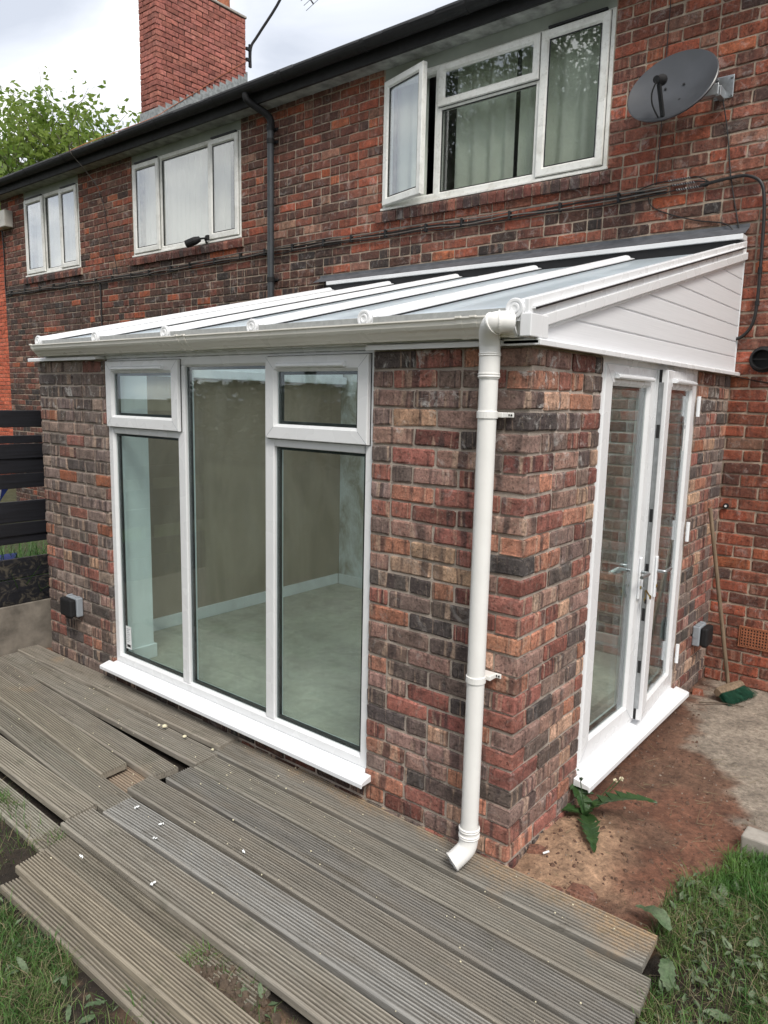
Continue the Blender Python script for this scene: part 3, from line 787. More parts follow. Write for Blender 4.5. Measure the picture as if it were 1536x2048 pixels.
ROOF_S = 0.61; RY0, RZ0 = 2.56, 4.925
def rz(y): return RZ0 + ROOF_S*(y-RY0)
def house_roof():
    yr = 6.4
    mb = MB()
    rows = 22
    for i in range(rows):
        y0 = RY0-0.03 + (yr-RY0+0.03)*i/rows; y1 = RY0-0.03 + (yr-RY0+0.03)*(i+1)/rows
        mb.add([(HX0-0.15, y0, rz(y0)+0.022), (HX1, y0, rz(y0)+0.022), (HX1, y1+0.03, rz(y1+0.03)+0.006), (HX0-0.15, y1+0.03, rz(y1+0.03)+0.006),
                (HX0-0.15, y0, rz(y0)+0.004), (HX1, y0, rz(y0)+0.004)], [(0,1,2,3), (4,5,1,0)])
    zr = rz(yr)
    mb.add([(HX0-0.15, yr, zr), (HX1, yr, zr), (HX1, 10.4, zr-ROOF_S*4.0), (HX0-0.15, 10.4, zr-ROOF_S*4.0)], [(0,1,2,3)])
    mb.add([(HX0-0.15, RY0, RZ0), (HX0-0.15, 10.4, zr-ROOF_S*4.0), (HX0-0.15, yr, zr)], [(0,1,2)])
    mb.add([(HX1, RY0, RZ0), (HX1, 10.4, zr-ROOF_S*4.0), (HX1, yr, zr)], [(0,1,2)])
    mb.build('roof', 'slate', house)
    # tiles at the eaves edge, one by one
    r = random.Random(4); x = HX0-0.15
    mb = MB()
    while x < HX1-0.1:
        z = r.uniform(0, 0.012)
        mb.box(x+0.003, x+0.262, RY0-0.05, RY0+0.2, rz(RY0)-0.006+z, rz(RY0)+0.010+z)
        x += 0.265
    # keep the slope
    mb.v = [(p[0], p[1], p[2]+ROOF_S*(p[1]-RY0)+0.03) for p in mb.v]
    tag(mb.build('eaves_tiles', 'slate', house), kind='stuff')
    MB().box(HX0-0.12, HX1, 2.668, D+0.04, SOF-0.012, SOF+0.004).build('soffit', 'soffit', house)
    MB().box(HX0-0.12, HX1, 2.640, 2.667, SOF-0.02, 4.955).build('fascia', 'black_plastic', house, bevel=0.004)
    # gutter half round
    n = 9; ring = []
    prof = [(0.062*math.cos(PI+PI*k/n), 0.062*math.sin(PI+PI*k/n)) for k in range(n+1)] + [(0.057*math.cos(2*PI-PI*k/n), 0.057*math.sin(2*PI-PI*k/n)) for k in range(n+1)]
    mb = MB(); mb.sweep([[(x, 2.575+a, 4.93+b) for a, b in prof] for x in (HX0-0.15, HX1)], None)
    g = mb.build('gutter', 'black_plastic', house)
    x = HX0+0.4
    while x < HX1:
        pr = [(0.068*math.cos(PI+PI*k/n), 0.068*math.sin(PI+PI*k/n)) for k in range(n+1)] + [(0.0635*math.cos(2*PI-PI*k/n), 0.0635*math.sin(2*PI-PI*k/n)) for k in range(n+1)]
        m2 = MB(); m2.sweep([[(xx, 2.575+a, 4.931+b) for a, b in pr] for xx in (x, x+0.045)], None); m2.build('gutter_bracket', 'black_plastic', g)
        x += 1.02
house_roof()

def chimney():
    X0, X1, Y0, Y1, ZT = -8.955, -8.515, 4.2, 5.87, 7.92
    core = MB().box(X0+0.012, X1-0.012, Y0+0.012, Y1-0.012, 5.3, ZT-0.01).build('chimney', 'mortar_ch', house)
    r = random.Random(8); B = []
    n = int((ZT-5.35)/0.075); st = 0.22
    for i in range(n):
        z = 5.35+i*0.075+0.006
        h = 0.066
        for a, b in course(X0, X1, i % 2, r, 0.0, st): B.append(mk('F', a, b-a, z, Y0, pick(r, PAL_CH), r.randrange(14), h))
        for a, b in course(X0, X1, i % 2, r, 0.0, st): B.append(mk('B', a, b-a, z, Y1, pick(r, PAL_CH), r.randrange(14), h))
        for a, b in course(Y0+0.055, Y1, (i+1) % 2, r, 0.0, st):
            if (i+1) % 2 == 0 and a < Y0+0.06: a = Y0+0.10
            B.append(mk('S', a, b-a, z, X1, pick(r, PAL_CH), r.randrange(14), h))
            B.append(mk('L', a, b-a, z, X0, pick(r, PAL_CH), r.randrange(14), h))
    BASE[core.name] = BASE[house.name]
    place(B, core, 'chbrick', 0)
    MB().box(X0-0.015, X1+0.015, Y0-0.015, Y1+0.015, ZT-0.009, ZT+0.03).build('chimney_cap', 'concrete_block', core, bevel=0.01)
    # flashing: apron and stepped soakers
    MB().box(X0-0.012, X1+0.010, Y0-0.010, Y0+0.01, rz(Y0)-0.1, rz(Y0)+0.16).build('apron_flashing', 'lead_pale', core)
    y = Y0; i = 0
    while y < Y1-0.02:
        y2 = min(Y1, y+0.125)
        mb = MB(); zt = rz((y+y2)/2)+0.155
        mb.add([(X1+0.006, y, rz(y)-0.05), (X1+0.006, y2+0.02, rz(y2)-0.05), (X1+0.014, y2+0.015, zt-0.04+0.03), (X1+0.006, y, zt),
                (X1+0.004, y, zt)], [(0,1,2,3)])
        mb.build('step_flashing', 'lead_pale', core); y = y2; i += 1
    MB().box(X0+0.02, X1+0.016, Y1-0.004, Y1+0.02, rz(Y1)-0.1, rz(Y1)+0.18).build('back_flashing', 'lead_pale', core)
    # pots
    for k, yy in enumerate((4.95, 5.60)):
        prof = [(0.115, 0), (0.105, 0.10), (0.10, 0.22), (0.12, 0.235), (0.12, 0.30), (0.10, 0.31), (0.085, 0.31), (0.08, 0.1)]
        mb = MB(); N = 20
        mb.sweep([[((X0+X1)/2+rr*math.cos(2*PI*j/N), yy+rr*math.sin(2*PI*j/N), ZT+0.03+zz_) for j in range(N)] for rr, zz_ in prof], None, True, False)
        p_ = mb.build('chimney_pot', 'terracotta', core, smooth=False)
        mb = MB()
        for j in range(10):
            a = 2*PI*j/10; c = Vector(((X0+X1)/2+0.1195*math.cos(a), yy+0.1195*math.sin(a), ZT+0.03+0.268)); d = Vector((math.cos(a), math.sin(a), 0))
            mb.tube([c-d*0.004, c+d*0.003], 0.011, 8)
        mb.build('vent_holes', 'gasket', core)
chimney()

def house_downpipe():
    t = thing('house_downpipe', 'dark grey round downpipe with offset bend running down the house wall', 'downpipe', (-4.51, D-0.05, 0))
    x = -4.51; y = D-0.055
    MB().tube([(x, y, -0.03), (x, y, 4.62)], 0.034, 14).build('pipe', 'dark_grey_pipe', t, smooth=True)
    path = bez([(x, y, 4.57), (x, y, 4.66), (x-0.03, y-0.035, 4.72), (x-0.10, y-0.12, 4.78), (x-0.135, 2.575, 4.83), (x-0.135, 2.575, 4.90)], 5)
    MB().tube(path, 0.036, 14).build('offset_bend', 'black_plastic', t, smooth=True)
    for z in (4.585, 4.70): pass
    for z in (4.56, 4.44, 3.1, 1.4):
        m_ = MB(); m_.tube([(x, y, z), (x, y, z+0.045)], 0.040, 14); m_.build('collar', 'black_plastic', t, smooth=True)
        MB().box(x-0.06, x+0.06, y+0.035, D-0.001, z+0.008, z+0.036).build('bracket', 'black_plastic', t, bevel=0.004)
house_downpipe()

# ================================================================== CONSERVATORY
CW = 3.88; CT = 26*CH
cons = thing('conservatory', 'brick and white plastic lean-to conservatory with sloping glass roof', 'conservatory', (0, 0, 0))
WX0, WX1, WZB, WZT = -3.01, -0.79, 0.14, 2.135
DY0, DY1, DZ0, DZ1 = 0.672, 2.105, 0.14, 2.10
def cons_walls():
    i = 0.0078
    mb = MB()
    TH = 0.30
    mb.box(-CW+i, WX0-0.012, i, TH-0.012, -0.3, CT)          # left pier
    mb.box(WX1+i-0.004, -i, i, TH-0.012, -0.3, CT)             # right pier
    mb.box(WX0-0.011, WX1+i-0.005, i, TH-0.012, -0.3, 0.07)  # under the window
    mb.box(-TH+0.012, -i, TH-0.011, DY0-i+0.004, -0.3, CT)     # return beside the doors
    mb.box(-TH+0.012, -i, DY0-i+0.005, DY1+i-0.005, -0.3, 0.07)
    mb.box(-TH+0.012, -i, DY1+i-0.004, D-0.001, -0.3, CT)
    mb.box(-CW+i, -CW+TH-0.012, TH-0.011, D-0.001, -0.3, CT)   # party wall side
    mb.build('wall', 'mortar_c', cons)
    r = random.Random(5); B = []
    for k in range(-3, 26):
        z = k*CH+0.005; odd = k % 2
        # right front pier; alternate corner
        lim = 0.0 if odd else -(BD+0.011)
        def addF(a, b, pal): B.append(mk('F', a, b-a, z, 0.0, pick(r, pal), r.randrange(14)))
        def addS(a, b, pal): B.append(mk('S', a, b-a, z, 0.0, pick(r, pal), r.randrange(14)))
        low = z < 0.05
        if odd:
            addF(-CLEN+0.0, 0.0055, PAL_C)
            for a, b in course(WX1, -CLEN, 0, r, 0.2): addF(a, b, PAL_C)
            for a, b in course(BD+0.005, DY0, 0, r, 0.3): addS(a, b, PAL_C)
        else:
            addS(-0.0055, CLEN, PAL_C)
            for a, b in course(CLEN, DY0, 0, r, 0.25): addS(a, b, PAL_C)
            for a, b in course(WX1, -(BD+0.005), 1, r, 0.2): addF(a, b, PAL_C)
        for a, b in course(-CW, WX0, odd, r, 0.22): addF(a, b, PAL_CL if (z > 0.9 or r.random() < 0.4) else PAL_C)
        for a, b in course(DY1, D-0.006, odd, r, 0.35): addS(a, b, PAL_C if r.random() < .6 else PAL_CL)
        if low:
            for a, b in course(WX0, WX1, odd, r, 0.1): addF(a, b, PAL_HD)
            for a, b in course(DY0, DY1, odd, r, 0.1): addS(a, b, PAL_C)
        for a, b in course(0.11, D-0.006, odd, r, 0.1): B.append(mk('L', a, b-a, z, -CW, pick(r, PAL_CL), r.randrange(14)))
    place(B, cons, 'cbrick', 300)
    # mortar / silicone bead round the frames
cons_walls()

def cons_interior():
    MB().box(-3.5, -0.31, 0.10, D-0.075, -0.02, 0.09).build('floor', 'screed', cons)
    MB().box(-3.56, -3.502, 0.302, D-0.005, 0.0, 2.17).build('inner_wall', 'brown_plaster', cons)
    MB().box(-3.5, -0.302, D-0.062, D-0.004, 0.0, 2.93).build('rear_wall', 'patch_plaster', cons)
    r = random.Random(44); B = []
    for k in range(1, 35):
        for a, b in course(-2.2, -0.302, k % 2, r, 0.15): B.append(mk('F', a, b-a, k*CH+0.004, D-0.0685, pick(r, PAL_IN), r.randrange(14)))
    place(B, cons, 'pbrick', 0)
    # lining of the front piers and the reveals
    MB().box(-3.5, WX0-0.012, 0.291, 0.302, 0.0, CT).build('pier_lining', 'white_plaster', cons)
    MB().box(WX0-0.0115, WX0+0.003, 0.092, 0.303, 0.0, CT).build('window_reveal', 'white_plaster', cons)
    MB().box(WX1-0.003, WX1+0.0015, 0.092, 0.303, 0.0, CT).build('window_reveal', 'white_plaster', cons)
    MB().box(WX1+0.002, -0.31, 0.291, 0.302, 0.0, CT).build('pier_lining', 'white_plaster', cons)
    MB().box(-0.301, -0.290, 0.304, DY0-0.02, 0.0, CT).build('pier_lining', 'white_plaster', cons)
    MB().box(-0.301, -0.290, DY1+0.02, D-0.08, 0.0, CT).build('pier_lining', 'white_plaster', cons)
    MB().box(-3.5, -3.482, 0.32, D-0.09, 0.091, 0.19).build('skirting_board', 'skirting', cons, bevel=0.004)
    MB().box(-3.48, -0.32, D-0.090, D-0.0725, 0.091, 0.19).build('skirting_board', 'skirting', cons, bevel=0.004)
    MB().box(-3.48, WX0+0.003, 0.3035, 0.321, 0.091, 0.19).build('skirting_board', 'skirting', cons, bevel=0.004)
    MB().box(WX0+0.0035, WX0+0.020, 0.13, 0.321, 0.091, 0.19).build('skirting_board', 'skirting', cons, bevel=0.004)
    # wall plate trim along the party wall
    MB().box(-3.5, -3.40, 0.31, D-0.09, 2.055, 2.125).build('wall_plate_trim', 'upvc', cons, bevel=0.006)
    MB().box(-3.5, -3.45, 0.31, D-0.09, 2.126, 2.20).build('wall_plate_trim', 'upvc', cons, bevel=0.006)
cons_interior()

def front_window():
    T = frameT((0, 0.03, 0), (1,0,0), (0,0,1), (0,-1,0))
    fr = uv_frame('front_window', T, WX0, WX1, WZB, WZT, 0.058, 0.012, -0.06, 'upvc', cons)
    m1, m2, zt = -2.235, -1.487, 1.700
    for x in (m1, m2):
        MB(T).box(x-0.034, x+0.034, WZB+0.05, WZT-0.05, -0.058, 0.0105).build('mullion', 'upvc', fr, bevel=0.006)
    cells = [(WX0+0.058, m1-0.034, True), (m1+0.034, m2-0.034, False), (m2+0.034, WX1-0.058, True)]
    for p, q, op in cells:
        top = zt-0.03 if op else WZT-0.058
        pane(T, p-0.004, q+0.004, WZB+0.055, top+0.003, -0.008, 'pane_tinted', fr)
        pane(T, p-0.004, q+0.004, WZB+0.055, top+0.003, -0.034, 'pane_inner', fr)
        spacer(T, p, q, WZB+0.058, top, -0.0125, -0.0335, fr)
        if op:
            MB(T).box(p-0.001, q+0.001, zt-0.03, zt+0.03, -0.058, 0.0095).build('transom', 'upvc', fr, bevel=0.006)
            a, b, z0, z1 = p-0.038, q+0.038, zt+0.012, WZT-0.016
            sa = uv_frame('sash', T, a, b, z0, z1, 0.074, 0.036, 0.0135, 'upvc', fr)
            seal(T, a, b, z0, z1, 0.0145, fr); mitres(T, a, b, z0, z1, 0.074, 0.0366, fr)
            pane(T, a+0.07, b-0.07, z0+0.07, z1-0.07, 0.012, 'pane_tinted', fr)
            pane(T, a+0.07, b-0.07, z0+0.07, z1-0.07, -0.014, 'pane_inner', fr)
            spacer(T, a+0.074, b-0.074, z0+0.074, z1-0.074, 0.0075, -0.0135, fr)
            trickle(T, a+0.10, b-0.13, z1-0.045, 0.036, 'upvc_sill', fr)
    # head trims up to the gutter
    MB().box(WX0+0.002, WX1-0.002, 0.010, 0.08, WZT+0.001, WZT+0.030).build('head_trim', 'upvc', fr, bevel=0.003)
    MB().box(WX0+0.002, WX1-0.002, -0.004, 0.08, WZT+0.031, WZT+0.075).build('head_trim', 'upvc', fr, bevel=0.003)
    # sill
    prof = [(0.05, 0.139), (0.012, 0.139), (-0.070, 0.120), (-0.077, 0.115), (-0.077, 0.094), (-0.072, 0.092), (-0.068, 0.101), (0.05, 0.101)]
    mb = MB(); mb.sweep([[(x, y, z) for y, z in prof] for x in (WX0-0.002, WX1+0.002)], None); mb.build('sill', 'upvc_sill', fr, bevel=0.002)
    for xa, xb in ((WX0-0.055, WX0-0.003), (WX1+0.003, WX1+0.045)):
        pr = [(y, z) for y, z in prof if y < -0.004] + [(-0.004, 0.085), (-0.004, 0.134)]
        pr = [(-0.004, 0.135), (-0.070, 0.120), (-0.077, 0.115), (-0.077, 0.094), (-0.072, 0.092), (-0.068, 0.101), (-0.004, 0.101)]
        mb = MB(); mb.sweep([[(x, y, z) for y, z in pr] for x in (xa, xb)], None); mb.build('sill_horn', 'upvc_sill', fr, bevel=0.002)
    # maker's sticker in the corner of the left pane
    MB(T).box(WX0+0.095, WX0+0.155, 0.245, 0.40, -0.0075, -0.0068).build('sticker', 'paper', fr)
    MB(T).box(WX0+0.105, WX0+0.145, 0.257, 0.275, -0.0066, -0.0062).build('sticker_print', 'black_plastic', fr)
    mbp = MB(T)
    for k in range(8):
        mbp.box(WX0+0.104, WX0+0.104+0.042*(0.5+0.5*((k*37) % 10)/10), 0.292+k*0.0125, 0.296+k*0.0125, -0.0066, -0.0062)
    mbp.build('sticker_print', 'socket_grey', fr)
front_window()

def doors():
    T = frameT((-0.03, 0, 0), (0,1,0), (0,0,1), (1,0,0))
    fr = uv_frame('door_frame', T, DY0, DY1, DZ0, DZ1+0.045, 0.052, 0.020, -0.05, 'upvc', cons)
    zt = DZ1
    ym = (DY0+DY1)/2
    def leaf(T2, a, b, name, label, vent, handle_side, outw=0.026):
        z0, z1 = DZ0+0.035, zt+0.005
        lf = uv_frame(name, T2, a, b, z0, z1, 0.098, outw, outw-0.066, 'upvc', cons)
        lf['label'] = label; mitres(T2, a, b, z0, z1, 0.098, outw+0.0006, lf)
        pane(T2, a+0.094, b-0.094, z0+0.094, z1-0.094, outw-0.017, 'pane_tinted', lf)
        pane(T2, a+0.094, b-0.094, z0+0.094, z1-0.094, outw-0.043, 'pane_inner', lf)
        spacer(T2, a+0.098, b-0.098, z0+0.098, z1-0.098, outw-0.0215, outw-0.0425, lf, 0.015)
        trickle(T2, a+0.10, b-0.10, z1-0.055, outw, 'upvc_sill', lf)
        h = b-0.045 if handle_side > 0 else a+0.045
        pl = MB(T2); pl.box(h-0.016, h+0.016, 0.88, 1.11, outw+0.001, outw+0.012); pl.build('handle_plate', 'upvc_sill', lf, bevel=0.005)
        d = -handle_side
        m_ = MB(T2); pts = [T2(h, 1.03, outw+0.01), T2(h, 1.03, outw+0.045), T2(h+0.02*d, 1.03, outw+0.056), T2(h+0.115*d, 1.027, outw+0.054)]
        m3 = MB(); m3.tube(bez(pts, 4), 0.0095, 10); m3.build('lever_handle', 'steel', lf, smooth=True)
        m4 = MB(); m4.tube([T2(h, 0.945, outw+0.008), T2(h, 0.945, outw+0.018)], 0.009, 12); m4.build('key_cylinder', 'brass', lf, smooth=True)
        # inside lever, seen through the glass
        m5 = MB(); pts = [T2(h, 1.03, outw-0.066), T2(h, 1.03, outw-0.105), T2(h+0.02*d, 1.03, outw-0.115), T2(h+0.12*d, 1.027, outw-0.114)]
        m5.tube(bez(pts, 4), 0.0095, 10); m5.build('lever_handle', 'upvc_sill', lf, smooth=True)
        return lf
    l1 = leaf(T, DY0+0.036, ym-0.006, 'door', 'near leaf, shut', True, 1)
    # rebate strip on the near leaf
    MB(T).box(ym-0.0055, ym+0.020, DZ0+0.04, zt, -0.035, 0.012).build('rebate', 'upvc', l1, bevel=0.003)
    th = rad(4.6); hinge = Vector((-0.03+0.0, DY1-0.036, 0))
    u = Vector((-math.sin(th)*-1, -math.cos(th), 0))  # towards the leading edge, swung outwards
    u = Vector((math.sin(th), -math.cos(th), 0)); w = Vector((math.cos(th), math.sin(th), 0))
    # local a runs from the leading edge (0) to the hinge so that a grows with +y
    Wd = DY1-0.036-ym-0.002
    T2 = frameT(hinge + u*Wd, -u, (0,0,1), w)
    l2 = leaf(T2, 0, Wd, 'door', 'far leaf, standing slightly ajar', True, -1)
    MB(T2).box(-0.003, -0.0005, DZ0+0.10, zt-0.06, -0.018, 0.006).build('lock_strip', 'steel', l2)
    for zz_ in (0.45, 0.75, 1.0, 1.3, 1.75):
        MB(T2).box(-0.006, -0.003, zz_, zz_+0.07, -0.014, 0.002).build('lock_keep', 'gasket', l2)
    MB(T2).rings([(0, -0.005), (0.004, -0.005), (0.004, -0.02), (0, -0.02)], -0.001, Wd, DZ0+0.035, zt+0.005, close=True).build('seal', 'gasket', l2)
    for zz_ in (0.32, 1.10, 1.86):
        m_ = MB(); m_.tube([(0.018, DY1-0.030, zz_), (0.018, DY1-0.030, zz_+0.12)], 0.011, 10); m_.build('hinge', 'upvc_sill', l2, smooth=True)
    MB(T2).box(Wd-0.15, Wd-0.115, 1.66, 1.82, 0.0095, 0.0102).build('sticker', 'paper', l2)
    MB(T2).box(Wd-0.145, Wd-0.12, 1.79, 1.81, 0.0104, 0.0108).build('sticker_print', 'socket_grey', l2)
    # threshold sill
    prof = [(-0.05, 0.139), (-0.012, 0.139), (0.080, 0.118), (0.088, 0.113), (0.088, 0.087), (0.082, 0.085), (0.078, 0.097), (-0.05, 0.097)]
    mb = MB(); mb.sweep([[(x, y, z) for x, z in prof] for y in (DY1+0.002, DY0-0.002)], None); mb.build('door_sill', 'upvc_sill', fr, bevel=0.002)
    pr = [(0.004, 0.134), (0.080, 0.118), (0.088, 0.113), (0.088, 0.087), (0.082, 0.085), (0.078, 0.097), (0.004, 0.097)]
    for ya, yb in ((DY0-0.05, DY0-0.003), (DY1+0.003, DY1+0.06)):
        mb = MB(); mb.sweep([[(x, y, z) for x, z in pr] for y in (yb, ya)], None); mb.build('sill_horn', 'upvc_sill', fr, bevel=0.002)
    MB().box(-0.075, 0.006, DY0+0.002, DY1-0.002, DZ1+0.046, DZ1+0.075).build('head_trim', 'upvc', fr, bevel=0.003)
    # bunch of keys
    kt = thing('key_bunch', 'small bunch of keys hanging in the lock of the near door leaf', 'keys', (0.03, ym-0.05, 0.90))
    for k, (a, l) in enumerate(((0.25, 0.055), (-0.15, 0.06), (0.6, 0.05))):
        b_ = Vector((0.032+0.004*k, ym-0.05, 0.935)); e_ = b_ + Vector((0.008*k, math.sin(a)*l, -math.cos(a)*l))
        MB().bar(b_, e_, 0.010, 0.003, (1,0,0)).build('key', 'brass' if k else 'steel', kt)
        m_ = MB(); m_.tube([e_-Vector((0.002,0,0)), e_+Vector((0.002,0,0))], 0.012, 10); m_.build('key_head', 'black_plastic' if k == 1 else 'brass', kt)
    m_ = MB(); m_.tube([(-0.004+0.002, ym-0.051, 0.945), (0.036, ym-0.051, 0.945)], 0.004, 8); m_.build('key', 'steel', kt)
doors()

# ------------------------------------------------------------------ conservatory roof
SL = 0.243; SA = math.atan(SL)
RF_Y0, RF_Z0 = -0.10, 2.247           # glass line at the eaves
RF_Y1 = 2.735
def gz(y): return RF_Z0 + SL*(y-RF_Y0)
RAF = [-0.024-0.7193*i for i in range(6)]
def cons_roof():
    # eaves beam and the ledge trims on top of the brick
    MB().box(-3.70, -0.004, -0.045, 0.09, CT+0.022, RF_Z0-0.012).build('eaves_beam', 'upvc', cons, bevel=0.004)
    led = [(-0.055, CT-0.004), (-0.055, CT+0.016), (-0.046, CT+0.020), (0.10, CT+0.020), (0.10, CT+0.001), (-0.046, CT+0.001), (-0.048, CT-0.004)]
    for xa, xb in ((-CW-0.03, WX0-0.004), (WX1+0.004, 0.047)):
        mb = MB(); mb.sweep([[(x, y, z) for y, z in led] for x in (xa, xb)], None); mb.build('ledge_trim', 'upvc', cons, bevel=0.002)
    led2 = [(0.055, CT-0.004), (0.055, CT+0.016), (0.046, CT+0.021), (-0.10, CT+0.021), (-0.10, CT+0.0015), (0.046, CT+0.0015), (0.048, CT-0.004)]
    mb = MB(); mb.sweep([[(x, y, z) for x, z in led2] for y in (D+0.045-0.05, -0.055)], None); mb.build('ledge_trim', 'upvc', cons, bevel=0.002)
    # rafters with rounded caps
    prof = [(-0.040, -0.020), (-0.041, 0.012), (-0.034, 0.026), (-0.020, 0.036), (0, 0.040), (0.020, 0.036), (0.034, 0.026), (0.041, 0.012), (0.040, -0.020)]
    flange = [(-0.068, 0.004), (-0.068, 0.012), (-0.0415, 0.017), (0.0415, 0.017), (0.068, 0.012), (0.068, 0.004)]
    for i, x in enumerate(RAF):
        y1 = RF_Y1-0.03
        mb = MB(); mb.sweep([[(x+a, y, gz(y)+b) for a, b in prof] for y in (y1, RF_Y0-0.004)], None)
        rf = mb.build('rafter', 'upvc', cons)
        mb = MB(); mb.sweep([[(x+a, y, gz(y)+b) for a, b in flange] for y in (y1, RF_Y0+0.015)], None); mb.build('rafter_flange', 'upvc', rf)
        for sgn in (-1, 1):
            gp_ = [(sgn*0.0685, 0.0005), (sgn*0.0685, 0.008), (sgn*0.0725, 0.008), (sgn*0.0725, 0.0005)]
            mb = MB(); mb.sweep([[(x+a, y, gz(y)+b) for a, b in gp_] for y in (y1, RF_Y0+0.015)], None); mb.build('gasket', 'gasket', rf)
        # round end cap with concentric rings
        mb = MB(); N = 24; cz = gz(RF_Y0)+0.008
        rr = [(0.037, 0.0), (0.037, -0.012), (0.034, -0.015), (0.026, -0.015), (0.024, -0.012), (0.020, -0.012), (0.018, -0.016), (0.012, -0.016), (0.009, -0.013), (0.0, -0.013)]
        mb.sweep([[(x+R_*math.cos(2*PI*j/N), RF_Y0-0.006+dy_, cz+R_*math.sin(2*PI*j/N)) for j in range(N)] for R_, dy_ in rr], None, True, False)
        mb.box(x-0.034, x+0.034, RF_Y0-0.012, RF_Y0-0.004, cz-0.045, cz-0.004)
        mb.build('end_cap', 'upvc', rf)
    # glass sheets, eaves closures
    for i in range(5):
        a, b = RAF[i+1]+0.030, RAF[i]-0.030
        mb = MB(); y0, y1 = RF_Y0+0.004, RF_Y1-0.02
        mb.add([(a, y0, gz(y0)-0.012), (b, y0, gz(y0)-0.012), (b, y1, gz(y1)-0.012), (a, y1, gz(y1)-0.012),
                (a, y0, gz(y0)), (b, y0, gz(y0)), (b, y1, gz(y1)), (a, y1, gz(y1))],
               [(0,3,2,1),(4,5,6,7),(0,1,5,4),(1,2,6,5),(2,3,7,6),(3,0,4,7)])
        mb.build('roof_pane', 'roof_glass', cons)
        MB().box(a+0.012, b-0.012, RF_Y0-0.008, RF_Y0+0.001, gz(RF_Y0)-0.018, gz(RF_Y0)+0.014).build('eaves_closure', 'alu_trim', cons, bevel=0.002)
    # wall bar with black strip down to the glass, lead flashing above
    zt = gz(RF_Y1)
    MB().box(-3.67, 0.020, RF_Y1-0.022, D-0.001, zt+0.058, zt+0.092).build('wall_bar', 'upvc', cons, bevel=0.004)
    MB().box(-3.67, 0.0, RF_Y1-0.006, D-0.002, zt-0.03, zt+0.057).build('black_strip', 'gasket', cons)
    rr_ = random.Random(2)
    n = 60; rows = []
    for k in range(n+1):
        x = -3.85+(3.88)*k/n; w_ = 0.004*math.sin(k*0.9)+rr_.uniform(-.002, .002)
        rows.append([(x, RF_Y1-0.018, zt+0.0935+w_*0.4), (x, RF_Y1+0.012, zt+0.112+w_), (x, D-0.006, zt+0.150), (x, D-0.003, zt+0.172+w_*0.3), (x, D+0.004, zt+0.174)])
    mb = MB(); P = [p for r_ in rows for p in r_]
    mb.add(P, [(i*5+j, (i+1)*5+j, (i+1)*5+j+1, i*5+j+1) for i in range(n) for j in range(4)])
    mb.build('lead_flashing', 'lead', cons, smooth=True)
    # end rafter fascia (right gable), stepped
    x0 = 0.0
    for (xa, xb, top, bot) in ((0.010, 0.030, 0.042, -0.032), (0.0095, 0.042, -0.030, -0.075)):
        mb = MB(); mb.add([(xa, RF_Y0-0.01, gz(RF_Y0)+bot), (xb, RF_Y0-0.01, gz(RF_Y0)+bot), (xb, RF_Y0-0.01, gz(RF_Y0)+top), (xa, RF_Y0-0.01, gz(RF_Y0)+top),
                           (xa, D-0.03, gz(D-0.03)+bot), (xb, D-0.03, gz(D-0.03)+bot), (xb, D-0.03, gz(D-0.03)+top), (xa, D-0.03, gz(D-0.03)+top)],
                          [(0,1,2,3),(7,6,5,4),(0,4,5,1),(1,5,6,2),(2,6,7,3),(3,7,4,0)])
        mb.build('gable_fascia', 'upvc', cons, bevel=0.004)
    # corner box at the eaves
    MB().box(0.0, 0.046, RF_Y0-0.018, 0.02, CT+0.022, RF_Z0-0.010).build('corner_box', 'upvc', cons, bevel=0.004)
    # trim under the fascia and cladding boards
    mb = MB(); ya, yb = 0.021, D-0.02
    mb.add([(0.004, ya, gz(ya)-0.090), (0.026, ya, gz(ya)-0.090), (0.026, ya, gz(ya)-0.076), (0.004, ya, gz(ya)-0.076),
            (0.004, yb, gz(yb)-0.090), (0.026, yb, gz(yb)-0.090), (0.026, yb, gz(yb)-0.076), (0.004, yb, gz(yb)-0.076)],
           [(0,1,2,3),(7,6,5,4),(0,4,5,1),(1,5,6,2),(2,6,7,3),(3,7,4,0)])
    mb.build('gable_trim', 'upvc', cons, bevel=0.003)
    z = CT+0.022; hb = 0.1
    while True:
        zt_ = z+hb-0.006
        def ystart(zv): return RF_Y0+(zv+0.085-RF_Z0)/SL
        y_lo, y_hi = max(0.021, ystart(z)), max(0.021, ystart(zt_))
        if y_lo > D-0.06: break
        pts = [(y_lo, z), (D-0.012, z), (D-0.012, zt_)]
        if y_hi > D-0.012:
            zt_ = gz(D-0.012)-0.085; pts = [(y_lo, z), (D-0.012, z), (D-0.012, zt_)]
        else:
            pts.append((y_hi, zt_))
            if y_hi > 0.0211 and y_lo <= 0.0211: pts.append((0.021, gz(0.021)-0.085))
        mb = MB(); n = len(pts)
        P = [(0.002, y, zz_) for y, zz_ in pts]+[(0.016, y, zz_) for y, zz_ in pts]
        F = [tuple(range(n-1, -1, -1)), tuple(range(n, 2*n))]+[(i, (i+1) % n, n+(i+1) % n, n+i) for i in range(n)]
        mb.add(P, F); mb.build('cladding_board', 'clad', cons, bevel=0.004)
        MB().box(0.001, 0.010, y_hi if y_hi < D-0.02 else y_lo, D-0.013, zt_-0.001, zt_+0.007).build('cladding_joint', 'clad', cons)
        z += hb
        if z > 3.2: break
    # backing behind the boards, party side gable
    ybk = D-0.013
